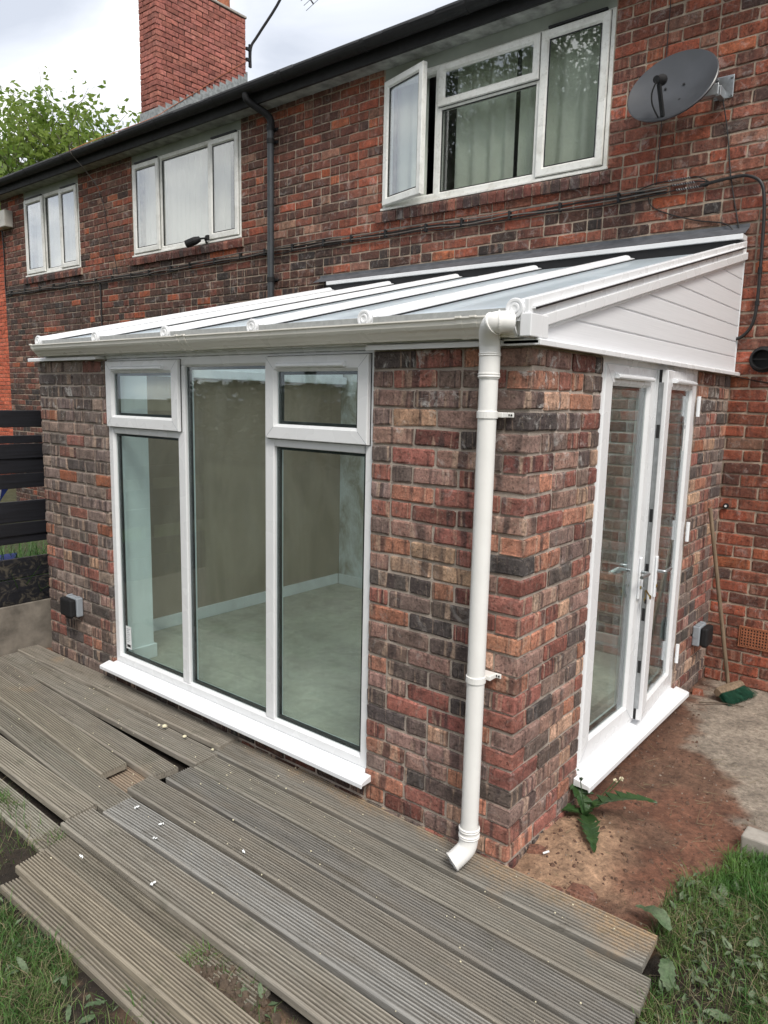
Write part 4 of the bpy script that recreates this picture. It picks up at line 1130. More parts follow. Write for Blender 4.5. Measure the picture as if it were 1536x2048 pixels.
    for xx, zl in ((-0.02, CT+0.02), (-3.66, 2.16)):
        mb = MB(); P = []
        y0_ = 0.03
        for x in (xx-0.02, xx+0.015): P += [(x, y0_, zl), (x, ybk, zl), (x, ybk, gz(ybk)-0.04), (x, y0_, gz(y0_)-0.04)]
        mb.add(P, [(0,1,2,3),(7,6,5,4),(0,4,5,1),(1,5,6,2),(2,6,7,3),(3,7,4,0)]); mb.build('gable_panel', 'upvc', cons)
    # cement line where the gable meets the brick
    MB().box(-0.02, 0.020, D-0.0115, D-0.004, CT+0.02, gz(D)-0.02).build('sealant_line', 'upvc', cons)
cons_roof()

def cons_gutter():
    g = thing('rain_gutter', 'cream ogee rain gutter along the front eaves of the conservatory', 'gutter', (-1.8, -0.1, 2.15))
    og = [(-0.046, 2.222), (-0.046, 2.172), (-0.060, 2.160), (-0.092, 2.158), (-0.098, 2.166), (-0.108, 2.174), (-0.118, 2.186), (-0.130, 2.194), (-0.138, 2.206),
          (-0.140, 2.222), (-0.148, 2.226), (-0.148, 2.232), (-0.136, 2.232), (-0.134, 2.210), (-0.112, 2.190), (-0.095, 2.168), (-0.056, 2.168), (-0.050, 2.222)]
    mb = MB(); mb.sweep([[(x, y, z) for y, z in og] for x in (-0.22, -3.66)], None); mb.build('gutter_run', 'cream_plastic', g)
    def clip(xa, xb, mat='cream_plastic', grow=0.004, nm='bracket'):
        cx, cz = -0.095, 2.195
        P = [(cx+(y-cx)*(1+grow/0.05), cz+(z-cz)*(1+grow/0.036)) for y, z in og]
        mb = MB(); mb.sweep([[(x, y, z) for y, z in P] for x in (xb, xa)], None); return mb.build(nm, mat, g)
    for xa in (-2.045, -1.985): clip(xa, xa+0.020)
    clip(-2.02, -1.985, grow=0.002, nm='union')
    clip(-0.26, -0.235); clip(-0.195, -0.170)
    clip(-0.235, -0.195, grow=0.002, nm='union')
    clip(-0.055, -0.030); clip(-0.22, -0.05, 'cream_plastic', 0.0015, 'running_outlet')
    clip(-3.675, -3.655, grow=0.004, nm='stop_end')
    clip(-0.030, -0.018, 'upvc', 0.004, 'stop_end')
cons_gutter()

def downpipe():
    d = thing('downpipe', 'white round downpipe on the brick corner ending in a shoe above the decking', 'downpipe', (-0.13, -0.09, 0.05))
    x, y = -0.130, -0.100
    R_ = 0.036
    top, bot = 2.055, 0.135
    MB().tube([(x, y, bot), (x-0.0, y, top)], R_, 24).build('pipe', 'pipe_white', d, smooth=True)
    def collar(z, h, r2, nm='collar'):
        m_ = MB(); pr = [(R_+0.0005, 0), (r2, 0.003), (r2+0.002, h*0.3), (r2, h*0.5), (r2+0.002, h*0.8), (R_+0.0005, h)]
        m_.sweep([[(x+a*math.cos(2*PI*j/24), y+a*math.sin(2*PI*j/24), z+b) for j in range(24)] for a, b in pr], None, True, False)
        return m_.build(nm, 'pipe_white', d, smooth=True)
    collar(2.005, 0.022, 0.041); collar(2.085, 0.016, 0.041)
    m_ = MB(); m_.tube([(x, y, 2.005), (x, y, 2.105)], 0.0400, 24); m_.build('socket', 'pipe_white', d, smooth=True)
    path = bez([(x, y, 2.095), (x, y-0.004, 2.135), (x+0.012, y-0.028, 2.175), (x+0.042, y-0.056, 2.200), (x+0.075, y-0.045, 2.206), (x+0.095, y-0.02, 2.206)], 6)
    MB().tube(path, 0.0395, 24).build('elbow', 'pipe_white', d, smooth=True)
    for i0 in (18, 22):
        p = path[i0]; q = path[i0+1]
        dd = (q-p).normalized()
        m_ = MB(); m_.tube([p-dd*0.002, p+dd*0.004], 0.0435, 24); m_.build('elbow_rib', 'pipe_white', d, smooth=False)
    for z in (1.855, 0.800):
        m_ = MB(); m_.tube([(x, y, z), (x, y, z+0.028)], R_+0.0045, 24); b_ = m_.build('bracket', 'pipe_white', d, smooth=False, bevel=0.002)
        m_ = MB(); m_.box(x+R_, x+0.066, -0.016, -0.008, z+0.004, z+0.024); m_.build('bracket_lug', 'pipe_white', d, bevel=0.003)
        m_ = MB(); m_.box(x-0.02, x+0.045, -0.064, -0.009, z+0.004, z+0.024); m_.build('bracket_stem', 'pipe_white', d, bevel=0.003)
        for xx in (x+0.047, x+0.058):
            m_ = MB(); m_.tube([(xx, -0.0165, z+0.014), (xx, -0.0175, z+0.014)], 0.004, 8); m_.build('screw', 'gasket', d)
    # shoe
    collar(0.150, 0.02, 0.0425); collar(0.120, 0.02, 0.0425)
    path = bez([(x, y, 0.185), (x, y, 0.12), (x-0.004, y-0.012, 0.075), (x-0.024, y-0.050, 0.040), (x-0.034, y-0.068, 0.028)], 6)
    mb = MB(); n = 24
    mb.tube(path, [0.0395]*len(path), n, caps=False)
    mb.tube([p for p in reversed(path)], [0.0345]*len(path), n, caps=False)
    # annular lip
    e0 = (len(path)-1)*n; s2 = len(path)*n
    mb.build('shoe', 'pipe_white', d, smooth=True)
    m_ = MB(); dd = (path[-1]-path[-2]).normalized()
    ref = dd.orthogonal().normalized(); bb = dd.cross(ref)
    m_.sweep([[path[-1]+dd*o_+(ref*math.cos(2*PI*j/n)+bb*math.sin(2*PI*j/n))*rr for j in range(n)] for rr, o_ in ((0.0395, -0.006), (0.0415, -0.004), (0.0415, 0.002), (0.0395, 0.004), (0.0345, 0.004), (0.0345, -0.006))], None, True, False)
    m_.build('shoe_lip', 'pipe_white', d, smooth=False)
downpipe()

# ================================================================== DECK BOARDS
def deck_profile(w):
    """cross-section points (y from back 0 to front -w, z), grooved top"""
    top = []; n = 10; m_ = 0.0085
    top.append((0, -0.004)); top.append((-0.004, 0))
    pitch = (w-2*m_)/n
    for i in range(n):
        a = m_+i*pitch
        top += [(-(a), -0.0012), (-(a+pitch*0.06), -0.014), (-(a+pitch*0.46), -0.014), (-(a+pitch*0.52), -0.0012), (-(a+pitch*0.62), 0.0), (-(a+pitch*0.92), 0.0)]
    top += [(-(w-0.004), 0), (-w, -0.004)]
    return top + [(-w, -0.030), (-w+0.003, -0.034), (-0.003, -0.034), (0, -0.030)]
BOARDS = [
 # x0, x1, back y at x0, at x1, top z, width, tone, label
 (-4.16, -1.745, -0.004, 0.018, 0.006, 0.155, (0.225,0.205,0.175), 'grooved grey deck board lying against the wall under the left window pane'),
 (-4.30, -1.695, -0.152, -0.155, -0.016, 0.168, (0.205,0.190,0.165), 'grooved deck board strewn with cream crumbs, second from the window sill at left'),
 (-4.45, -1.715, -0.292, -0.412, -0.002, 0.146, (0.200,0.182,0.155), 'grooved deck board third from the window sill in the left-hand run'),
 (-4.40, -1.935, -0.440, -0.574, 0.010, 0.150, (0.205,0.185,0.150), 'grooved deck board cut shorter than its neighbours, fourth from the sill at left'),
 (-4.30, -1.645, -0.610, -0.722, -0.010, 0.148, (0.210,0.195,0.165), 'grooved deck board fifth from the sill at left, past the short one'),
 (-4.20, -1.708, -0.845, -0.872, 0.002, 0.150, (0.225,0.205,0.170), 'grooved deck board along the lawn edge, outermost raised board at left'),
 (-3.05, -1.700, -1.030, -1.050, -0.034, 0.135, (0.230,0.220,0.185), 'sunken pale deck board half overgrown by grass at the left'),
 (-1.735, 0.628, 0.012, 0.014, -0.010, 0.186, (0.190,0.180,0.160), 'grooved deck board dusted with orange sand below the downpipe shoe'),
 (-1.670, 0.680, -0.205, -0.214, -0.004, 0.152, (0.205,0.192,0.165), 'grooved deck board second from the brick pier in the right-hand run'),
 (-1.676, 0.686, -0.366, -0.390, -0.002, 0.152, (0.190,0.182,0.168), 'grooved deck board third from the brick pier in the right-hand run'),
 (-1.742, 0.660, -0.552, -0.566, 0.002, 0.150, (0.200,0.185,0.160), 'grooved deck board fourth from the brick pier in the right-hand run'),
 (-1.637, 0.640, -0.735, -0.722, 0.002, 0.156, (0.235,0.232,0.222), 'silvery grey grooved deck board with white paper scraps on it'),
 (-1.686, 0.600, -0.902, -0.905, 0.002, 0.162, (0.215,0.200,0.172), 'grooved deck board beside the muddy gap, sixth from the brick pier'),
 (-1.735, -0.300, -1.045, -1.050, -0.036, 0.145, (0.225,0.205,0.165), 'sunken deck board whose near end is buried in mud and weeds'),
 (-1.548, 0.150, -1.196, -1.190, 0.002, 0.136, (0.265,0.232,0.180), 'pale brown grooved deck board beside the mud, second from the lawn corner'),
 (-1.480, 0.100, -1.265, -1.262, -0.030, 0.145, (0.225,0.200,0.160), 'lowest deck board bordering the grass at the bottom left corner'),
 (-2.12, -1.66, -0.520, -0.535, -0.040, 0.175, (0.34,0.26,0.195), 'short sandy offcut of deck board showing in the gap between two runs'),
]
def deck():
    for i, (x0, x1, y0, y1, z, w, tone, label) in enumerate(BOARDS):
        L = x1-x0; ang = math.atan2(y1-y0, L)
        prof = deck_profile(w)
        r = random.Random(100+i); n = max(4, int(L/0.14))
        bow = r.uniform(-0.006, 0.006); twist = r.uniform(-0.006, 0.006); ph = r.uniform(0, 6)
        rings = []
        for k in range(n+1):
            t = k/n; xx = L*t
            ex = (0.010*fbm(7.7, i*3.1, 1.0)) if k in (0, n) else 0
            wav = 0.0022*math.sin(xx*3.1+ph)
            rings.append([(xx + (ex + 0.02*(p[0]/w)*math.sin(ph) if k in (0, n) else 0), p[0]+bow*math.sin(PI*t), p[1]+wav+twist*(t-0.5)*(p[0]/w+0.5)*2) for p in prof])
        mb = MB(); mb.sweep(rings, None)
        o = mb.build('deck_board', 'deck_wood', None, (0, 0, 0))
        o.location = (x0, y0, z); o.rotation_euler = (0, 0, ang); g_ = sum(tone)/3; v_ = r.uniform(0.86, 1.14); o.color = tuple(q_*(0.95*v+0.05*g_) for v, q_ in zip(tone, (1.22*v_, 1.20*v_, 1.16*v_)))+(1,)
        tag(o, label, 'deck board', 'loose decking boards laid on the ground')
    # broken grey timber by the fence foot
    mb = MB()
    P = []; n = 8
    rings = []
    for k in range(n+1):
        x = 0.30*k/n; j = 0.006*math.sin(k*2.1)
        rings.append([(x, 0, 0), (x, -0.075, 0), (x, -0.078, 0.026+j), (x, -0.045, 0.036+j), (x, 0, 0.030-j)])
    mb.sweep(rings, None); o = mb.build('timber_offcut', 'old_wood', None, (0,0,0)); o.location = (-4.47, -0.13, 0.004); o.rotation_euler = (0.05, -0.06, 0.25)
    tag(o, 'broken weathered timber offcut beside the concrete foot of the fence', 'timber')
deck()

def debris():
    r = random.Random(9)
    spots = [(565,1617,1),(643,1651,1),(620,1682,1),(975,1706,1),(330,1713,1),(612,1790,1),(545,1617,1)]
    def gp(px, py, z=0.004):
        d = CF + CR*((px-768)/FPX) + CU*((1024-py)/FPX); s = (z-CAM.z)/d.z; return CAM+d*s
    # scraps of white paper on the boards
    for k, (px, py) in enumerate(((274,1617),(322,1651),(310,1679),(487,1706),(163,1716),(306,1770))):
        c = gp(px, py, 0.006); mb = MB(); n = 5
        P = []; 
        a0 = r.uniform(0, PI); 
        for j in range(n):
            for i in range(3):
                u_ = (j/(n-1)-0.5)*0.024; v_ = (i-1)*0.005*(1-0.6*abs(j/(n-1)-0.5))
                P.append((c.x+u_*math.cos(a0)-v_*math.sin(a0), c.y+u_*math.sin(a0)+v_*math.cos(a0), c.z+0.002+0.010*abs(math.sin(j*1.3+i*0.8+k))))
        mb.add(P, [(j*3+i, (j+1)*3+i, (j+1)*3+i+1, j*3+i+1) for j in range(n-1) for i in range(2)])
        o = mb.build('paper_scrap', 'paper', None, tuple(c))
        so_ = o.modifiers.new('s', 'SOLIDIFY'); so_.thickness = 0.0008
        tag(o, ('white paper scrap nearest the end joint of the silvery deck board', 'middle one of three white paper scraps on the silvery deck board', 'third white paper scrap along the silvery deck board',
                'lone white paper scrap on the boards to the right of the silvery one', 'white paper scrap on the sunken board at the left', 'white paper scrap on the board beside the muddy gap')[k], 'paper scrap', 'paper scraps on the decking')
    for k, (px, py, sz) in enumerate(((329,1454,0.014),(369,1474,0.011),(318,1451,0.007),(425,1500,0.008))):
        c = gp(px, py, 0.0); mb = MB()
        N = 9
        mb.sweep([[(c.x+sz*rr*math.cos(2*PI*j/N)*(1+0.35*fbm(j*1.7, k*3.0, a)), c.y+sz*rr*math.sin(2*PI*j/N)*(1+0.35*fbm(j*2.1, k, a+5)), c.z+zz_*sz) for j in range(N)]
                  for a, (rr, zz_) in enumerate(((0.7, 0), (1.1, 0.3), (0.9, 0.8), (0.3, 1.1)))], None)
        o = mb.build('bread_crumb', 'bread', None, tuple(c))
        tag(o, ('largest cream lump of bread on the second deck board from the sill', 'cream bread lump to the right of the largest one', 'smallest cream bread lump, left of the largest one',
                'cream bread lump at the joint where the second board ends')[k], 'crumb', 'bread crumbs on the decking')
    mb = MB()
    for _ in range(170):
        x = r.uniform(-3.8, 0.6); y = r.gauss(-0.35, 0.33); s = r.uniform(0.0008, 0.0024)
        if y > -0.02 or y < -1.4: continue
        mb.box(x-s, x+s*1.4, y-s, y+s, 0.002, 0.004+s)
    tag(mb.build('crumb_litter', 'bread', None), 'fine pale crumbs and sawdust scattered over the decking', 'litter', kind='stuff')
    # small stones and rubble on the yard
    mb = MB()
    for _ in range(620):
        x = r.uniform(0.02, 1.3); y = r.uniform(-0.0, 2.8); s = abs(r.gauss(0.002, 0.002))+0.001
        if grass_w(x, y) > 0.5: continue
        z = gheight(x, y); N = 5; a0 = r.random()*6
        P = [(x+s*math.cos(a0+2*PI*j/N)*r.uniform(.7,1.3), y+s*math.sin(a0+2*PI*j/N)*r.uniform(.7,1.3), z-0.001) for j in range(N)] + \
            [(x+0.6*s*math.cos(a0+2*PI*j/N), y+0.6*s*math.sin(a0+2*PI*j/N), z+s*r.uniform(.5,.9)) for j in range(N)]
        mb.add(P, [(j, (j+1) % N, N+(j+1) % N, N+j) for j in range(N)] + [tuple(range(N, 2*N))])
    tag(mb.build('rubble', 'gravel_grit', None), 'fine rubble and grit scattered over the soil and concrete yard', 'rubble', kind='stuff')
    # half brick fragments near the corner
    for k, (x, y, s, rot, lab) in enumerate(((0.03, 0.21, 0.045, 0.5, 'small broken brick half buried at the foot of the corner pier'),
                                        (0.20, 0.03, 0.050, 1.1, 'flat brick fragment sunk in the sand by the deck edge'),
                                        (0.29, 0.10, 0.065, 0.2, 'larger reddish brick fragment lying in the sandy soil'),
                                        (-2.95, -0.02, 0.045, 0.8, 'orange-red brick chip behind the deck under the left end of the sill'),
                                        (0.06, 2.47, 0.040, 0.4, 'orange brick chip at the foot of the far pier beside the broom'))):
        mb = MB(); rr = random.Random(k)
        prof = [(-1,-.6),(-.2,-.75),(.9,-.5),(1,.3),(.3,.7),(-.8,.55)]
        z = gheight(x, y)
        P = [(x+s*(a*math.cos(rot)-b*math.sin(rot)), y+s*(a*math.sin(rot)+b*math.cos(rot)), z-0.01) for a, b in prof] + \
            [(x+0.85*s*(a*math.cos(rot)-b*math.sin(rot)), y+0.85*s*(a*math.sin(rot)+b*math.cos(rot)), z+(0.03 if k > 2 else 0.012)+rr.uniform(-.004,.004)) for a, b in prof]
        n = 6; mb.add(P, [(j, (j+1) % n, n+(j+1) % n, n+j) for j in range(n)]+[tuple(range(n, 2*n))])
        mb.uv = [(mb.v[v][0], mb.v[v][1]) for f in mb.f for v in f]
        o = mb.build('brick_fragment', 'hbrick_o', None, (x, y, z), bevel=0.003); o.color = rgb(150,86,62) if k > 2 else rgb(122,84,68)
        tag(o, lab, 'brick fragment', 'brick fragments on the ground')
    mb = MB(); c = gp(1420*1.0, 1455, 0.0)
    for k, (px, py, mat, lab) in enumerate(((1352,1457,'paper','crumpled white foil scrap on the yard beside the door sill'),(1328,1485,'bread','cream crust lying on the soil beyond the door sill'))):
        c = gp(px, py, gheight(0.2, 1.3)+0.004); mb = MB(); N = 10
        mb.sweep([[(c.x+0.02*rr*math.cos(2*PI*j/N)*(1+0.4*fbm(j*1.7, k*3.0, a)), c.y+0.012*rr*math.sin(2*PI*j/N)*(1+0.4*fbm(j*2.1, k, a+5)), c.z+zz_) for j in range(N)]
                  for a, (rr, zz_) in enumerate(((0.9, -0.003), (1.1, 0.003), (0.6, 0.009), (0.2, 0.006)))], None)
        tag(mb.build('litter_scrap', mat, None, tuple(c)), lab, 'scrap')
    c = gp(1092, 1702, 0.0); m_ = MB(); m_.tube([(c.x-0.008, c.y-0.012, -0.008), (c.x+0.008, c.y+0.012, -0.004)], 0.0045, 8)
    tag(m_.build('cigarette_butt', 'paper', None, tuple(c)), 'white cigarette butt lying on the sand by the corner pier', 'cigarette butt')
    # concrete block at the lawn edge
    mb = MB(); mb.box(-0.11, 0.11, -0.05, 0.05, 0, 0.09); o = mb.build('concrete_block', 'concrete_block', None, (0,0,0), bevel=0.008)
    o.location = (0.83, 0.86, -0.04); o.rotation_euler = (0.03, -0.04, -0.05); tag(o, 'grey concrete block half hidden by grass at the right edge', 'block')
debris()

# ================================================================== THINGS ON THE WALLS
def sockets():
    for (c, u, w, lab, ov) in (((-3.455, 0, 0.375), (1,0,0), (0,-1,0), 'grey weatherproof outdoor socket with black cover on the left front pier', 0.10),
                               ((0, 2.50, 0.34), (0,1,0), (1,0,0), 'grey weatherproof outdoor socket with black cover on the far pier by the broom', 0.09)):
        T = frameT(c, u, (0,0,1), w)
        t = thing('outdoor_socket', lab, 'socket', c, 'weatherproof outdoor sockets')
        MB(T).box(-0.075, 0.075, 0.0, 0.135, 0.004, 0.052).build('back_box', 'socket_grey', t, bevel=0.008)
        MB(T).box(-0.072, 0.072, 0.004, 0.131, 0.054, 0.100).build('cover', 'black_plastic', t, bevel=0.012)
        MB(T).box(-0.03, 0.03, -0.012, 0.003, 0.058, 0.085).build('latch', 'black_plastic', t, bevel=0.003)
        for x in (-0.05, 0.05):
            m_ = MB(T); m_.box(x-0.012, x+0.012, 0.1355, 0.142, 0.015, 0.045); m_.build('hinge', 'socket_grey', t, bevel=0.002)
        if c[0] == 0:
            m_ = MB(); m_.tube([T(-0.0755, 0.075, 0.028), T(-0.0775, 0.075, 0.028)], 0.02, 16); m_.build('knockout', 'socket_grey', t)
sockets()

def dish():
    c = Vector((-0.47, D-0.24, 3.985)); n = Vector((-0.05, -0.9, 0.43)).normalized()
    right = n.cross(Vector((0,0,1))).normalized()*-1; up = n.cross(right)*1
    if up.z < 0: up = -up
    t = thing('satellite_dish', 'dark grey satellite dish bolted to the upper house wall', 'satellite dish', tuple(c))
    N = 48; rings = []
    for k in range(9):
        f = k/8; rings.append([c + right*(0.285*f*math.cos(2*PI*j/N)) + up*(0.262*f*math.sin(2*PI*j/N)) + n*(0.055*(f*f-1)) for j in range(N)])
    rings.append([c + right*(0.292*math.cos(2*PI*j/N)) + up*(0.269*math.sin(2*PI*j/N)) - n*0.004 for j in range(N)])
    rings.append([c + right*(0.290*math.cos(2*PI*j/N)) + up*(0.267*math.sin(2*PI*j/N)) - n*0.016 for j in range(N)])
    for k in range(8, -1, -1):
        f = k/8*0.98; rings.append([c + right*(0.285*f*math.cos(2*PI*j/N)) + up*(0.262*f*math.sin(2*PI*j/N)) + n*(0.055*(f*f-1)-0.006) for j in range(N)])
    mb = MB(); mb.sweep(rings, None, True, False); mb.build('reflector', 'dish_grey', t, smooth=True)
    for a, b in ((-0.06, 0.03), (0.06, 0.03), (-0.06, -0.09), (0.06, -0.09)):
        p = c + right*a + up*b - n*0.048; m_ = MB(); m_.tube([p, p+n*0.004], 0.008, 10); m_.build('bolt', 'black_plastic', t)
    base = c - up*0.240 - n*0.008; tip = c + n*0.150 - up*0.13
    MB().bar(base, tip, 0.024, 0.026, n).build('feed_arm', 'black_plastic', t, bevel=0.004)
    d = (c - tip).normalized()
    m_ = MB(); m_.tube([tip+up*0.03-d*0.06, tip+up*0.03, tip+up*0.03+d*0.018, tip+up*0.03+d*0.036], [0.022, 0.028, 0.034, 0.034], 16); m_.build('receiver', 'black_plastic', t, smooth=False)
    m_ = MB(); m_.tube([tip+up*0.03+d*0.0362, tip+up*0.03+d*0.040], 0.031, 16); m_.build('receiver_cap', 'socket_grey', t)
    m_ = MB(); m_.box(-0.03,0.03,-0.03,0.03,-0.02,0.02); 
    path = bez([tip+up*0.01-d*0.05, tip-up*0.06-right*0.03, (base+tip)/2-right*0.05-up*0.02, base-right*0.03], 6)
    m_ = MB(); m_.tube(path, 0.005, 6); m_.build('feed_cable', 'cable_black', t, smooth=True)
    # mount behind
    bk = c - n*0.105
    wallp = Vector((-0.19, D, 3.985))
    MB().bar(bk, Vector((wallp.x-0.02, D-0.10, bk.z)), 0.05, 0.07).build('mount_arm', 'steel', t, bevel=0.004)
    MB().bar(Vector((wallp.x-0.02, D-0.115, bk.z-0.01)), Vector((wallp.x-0.02, D-0.006, bk.z-0.01)), 0.034, 0.06).build('mount_stub', 'steel', t, bevel=0.004)
    MB().box(wallp.x-0.075, wallp.x+0.045, D-0.012, D-0.004, 3.91, 4.05).build('wall_plate', 'steel', t, bevel=0.004)
    for a, b in ((-0.06, 3.925), (0.03, 3.925), (-0.06, 4.035), (0.03, 4.035)):
        m_ = MB(); m_.tube([(wallp.x+a, D-0.012, b), (wallp.x+a, D-0.022, b)], 0.009, 6); m_.build('bolt', 'steel', t)
dish()

def cables():
    r = random.Random(6)
    # the bundle that runs the length of the house
    t = thing('cable_bundle', 'bundle of black and grey cables clipped along the brick wall below the upstairs windows', 'cables', (-5, D, 3.4))
    for k, (dz, rad_, mat) in enumerate(((0.004, 0.0075, 'cable_black'), (0.030, 0.0055, 'cable_grey'), (-0.028, 0.0055, 'cable_black'), (-0.010, 0.0045, 'cable_grey'))):
        pts = []; x = -10.60
        while x < -0.42:
            sag = 0.012*math.sin(x*1.1)+0.007*math.sin(x*(4.1+k*0.8)+2*k)+0.004*math.sin(x*9.3+k*4)
            pts.append((x, D-0.016-0.004*k, 3.402+dz+sag)); x += 0.16
        m_ = MB(); m_.tube(pts, rad_, 6); m_.build('cable', mat, t, smooth=True)
    x = -10.4
    while x < -0.5:
        sag = 0.012*math.sin(x*1.1)
        MB().box(x-0.010, x+0.010, D-0.034, D-0.001, 3.402-0.032+sag, 3.402+0.036+sag).build('clip', 'black_plastic', t, bevel=0.004)
        x += r.uniform(0.33, 0.48)
    for k in range(3):
        z = 3.452-0.034*k; x0 = -0.52+0.03*k
        m_ = MB(); pts = []
        for j in range(64):
            a = j*PI/3.2; pts.append((x0+0.0024*j, D-0.02+0.007*math.cos(a), z+0.007*math.sin(a)-0.0))
        m_.tube(pts, 0.0024, 5); m_.build('coil', 'steel', t)
        m_ = MB(); m_.tube(bez([(x0-0.26, D-0.012, 3.41), (x0-0.1, D-0.014, z-0.003), (x0, D-0.018, z), (x0+0.155, D-0.018, z), (x0+0.20, D-0.016, z-0.004), (-0.24, D-0.018, 3.40)], 5), 0.004, 6)
        m_.build('cable', 'cable_black', t, smooth=True)
    # thick black hose loop on the right
    h = thing('black_hose', 'thick black conduit looping down the wall to the right of the gable', 'conduit', (0.1, D, 2.9))
    m_ = MB(); m_.tube(bez([(-0.30, D-0.022, 3.388), (-0.12, D-0.025, 3.405), (0.0, D-0.028, 3.398), (0.085, D-0.03, 3.33), (0.112, D-0.03, 3.16), (0.120, D-0.03, 2.9), (0.122, D-0.03, 2.60), (0.105, D-0.03, 2.46), (0.05, D-0.03, 2.385), (-0.02, D-0.028, 2.365), (-0.06, D-0.02, 2.37)], 8), 0.0105, 10)
    m_.build('hose', 'cable_black', h, smooth=True)
    for p, q in (((0.121, D-0.03, 2.78), (0.121, D-0.03, 2.82)), ((0.1225, D-0.03, 2.58), (0.1225, D-0.03, 2.61))):
        m_ = MB(); m_.tube([p, q], 0.014, 10); m_.build('joint', 'black_plastic', h)
    def thin(name, label, pts, rr=0.0032, mat='cable_black'):
        m_ = MB(); m_.tube(bez(pts, 6), rr, 6)
        tag(m_.build(name, mat, None, tuple(pts[0]), smooth=True), label, 'cable')
    thin('dish_cable', 'thin black cable hanging straight down the wall from behind the dish to the bundle', [(-0.595, D-0.006, 4.95), (-0.60, D-0.006, 4.3), (-0.598, D-0.008, 3.8), (-0.605, D-0.008, 3.44)])
    thin('dish_cable', 'black cable slanting from the dish mount across the bundle to the gable top', [(-0.20, D-0.03, 3.90), (-0.16, D-0.008, 3.70), (-0.115, D-0.008, 3.42), (-0.06, D-0.008, 3.18), (-0.022, D-0.012, 3.02), (-0.012, D-0.03, 2.93), (-0.005, D-0.02, 2.75)], 0.0042)
    thin('loose_cable', 'slack black cable drooping from the bundle to the end of the lead flashing', [(-0.655, D-0.01, 3.375), (-0.62, D-0.008, 3.30), (-0.50, D-0.008, 3.235), (-0.30, D-0.010, 3.165), (-0.13, D-0.012, 3.125), (-0.05, D-0.03, 3.05), (-0.012, D-0.02, 2.95), (0.006, D-0.02, 2.80), (-0.006, D-0.02, 2.70)], 0.0042)
    thin('gutter_cable', 'pale thin cable hanging from the black gutter down the pier between the far windows', [(-7.86, 2.50, 5.02), (-7.93, 2.50, 4.93), (-7.90, 2.70, 4.72), (-7.85, D-0.006, 4.55), (-7.82, D-0.006, 4.45)], 0.006, 'cable_grey')
    thin('loose_cable', 'thin dark cable wandering down the brick pier between the far windows', [(-7.82, D-0.006, 4.47), (-7.72, D-0.006, 4.3), (-7.66, D-0.006, 4.0), (-7.55, D-0.006, 3.75), (-7.45, D-0.006, 3.44)], 0.004)
    thin('wall_cable', 'black cable dropping from the bundle down the dark brickwork at far left', [(-7.88, D-0.008, 3.37), (-7.87, D-0.008, 3.2), (-7.87, D-0.008, 2.6), (-7.87, D-0.008, 1.6)], 0.010)
    thin('wall_cable', 'black cable running up the far left edge of the house to the alarm box', [(-10.60, D-0.01, 3.40), (-10.615, D-0.01, 3.6), (-10.60, D-0.01, 4.0), (-10.60, D-0.02, 4.36)], 0.010)
    thin('loose_cable', 'thin black wire on the house wall behind the end of the ledge trim', [(0.03, D-0.006, 2.125), (0.2, D-0.006, 2.09), (0.5, D-0.006, 2.06), (1.2, D-0.006, 2.04)], 0.003)
cables()

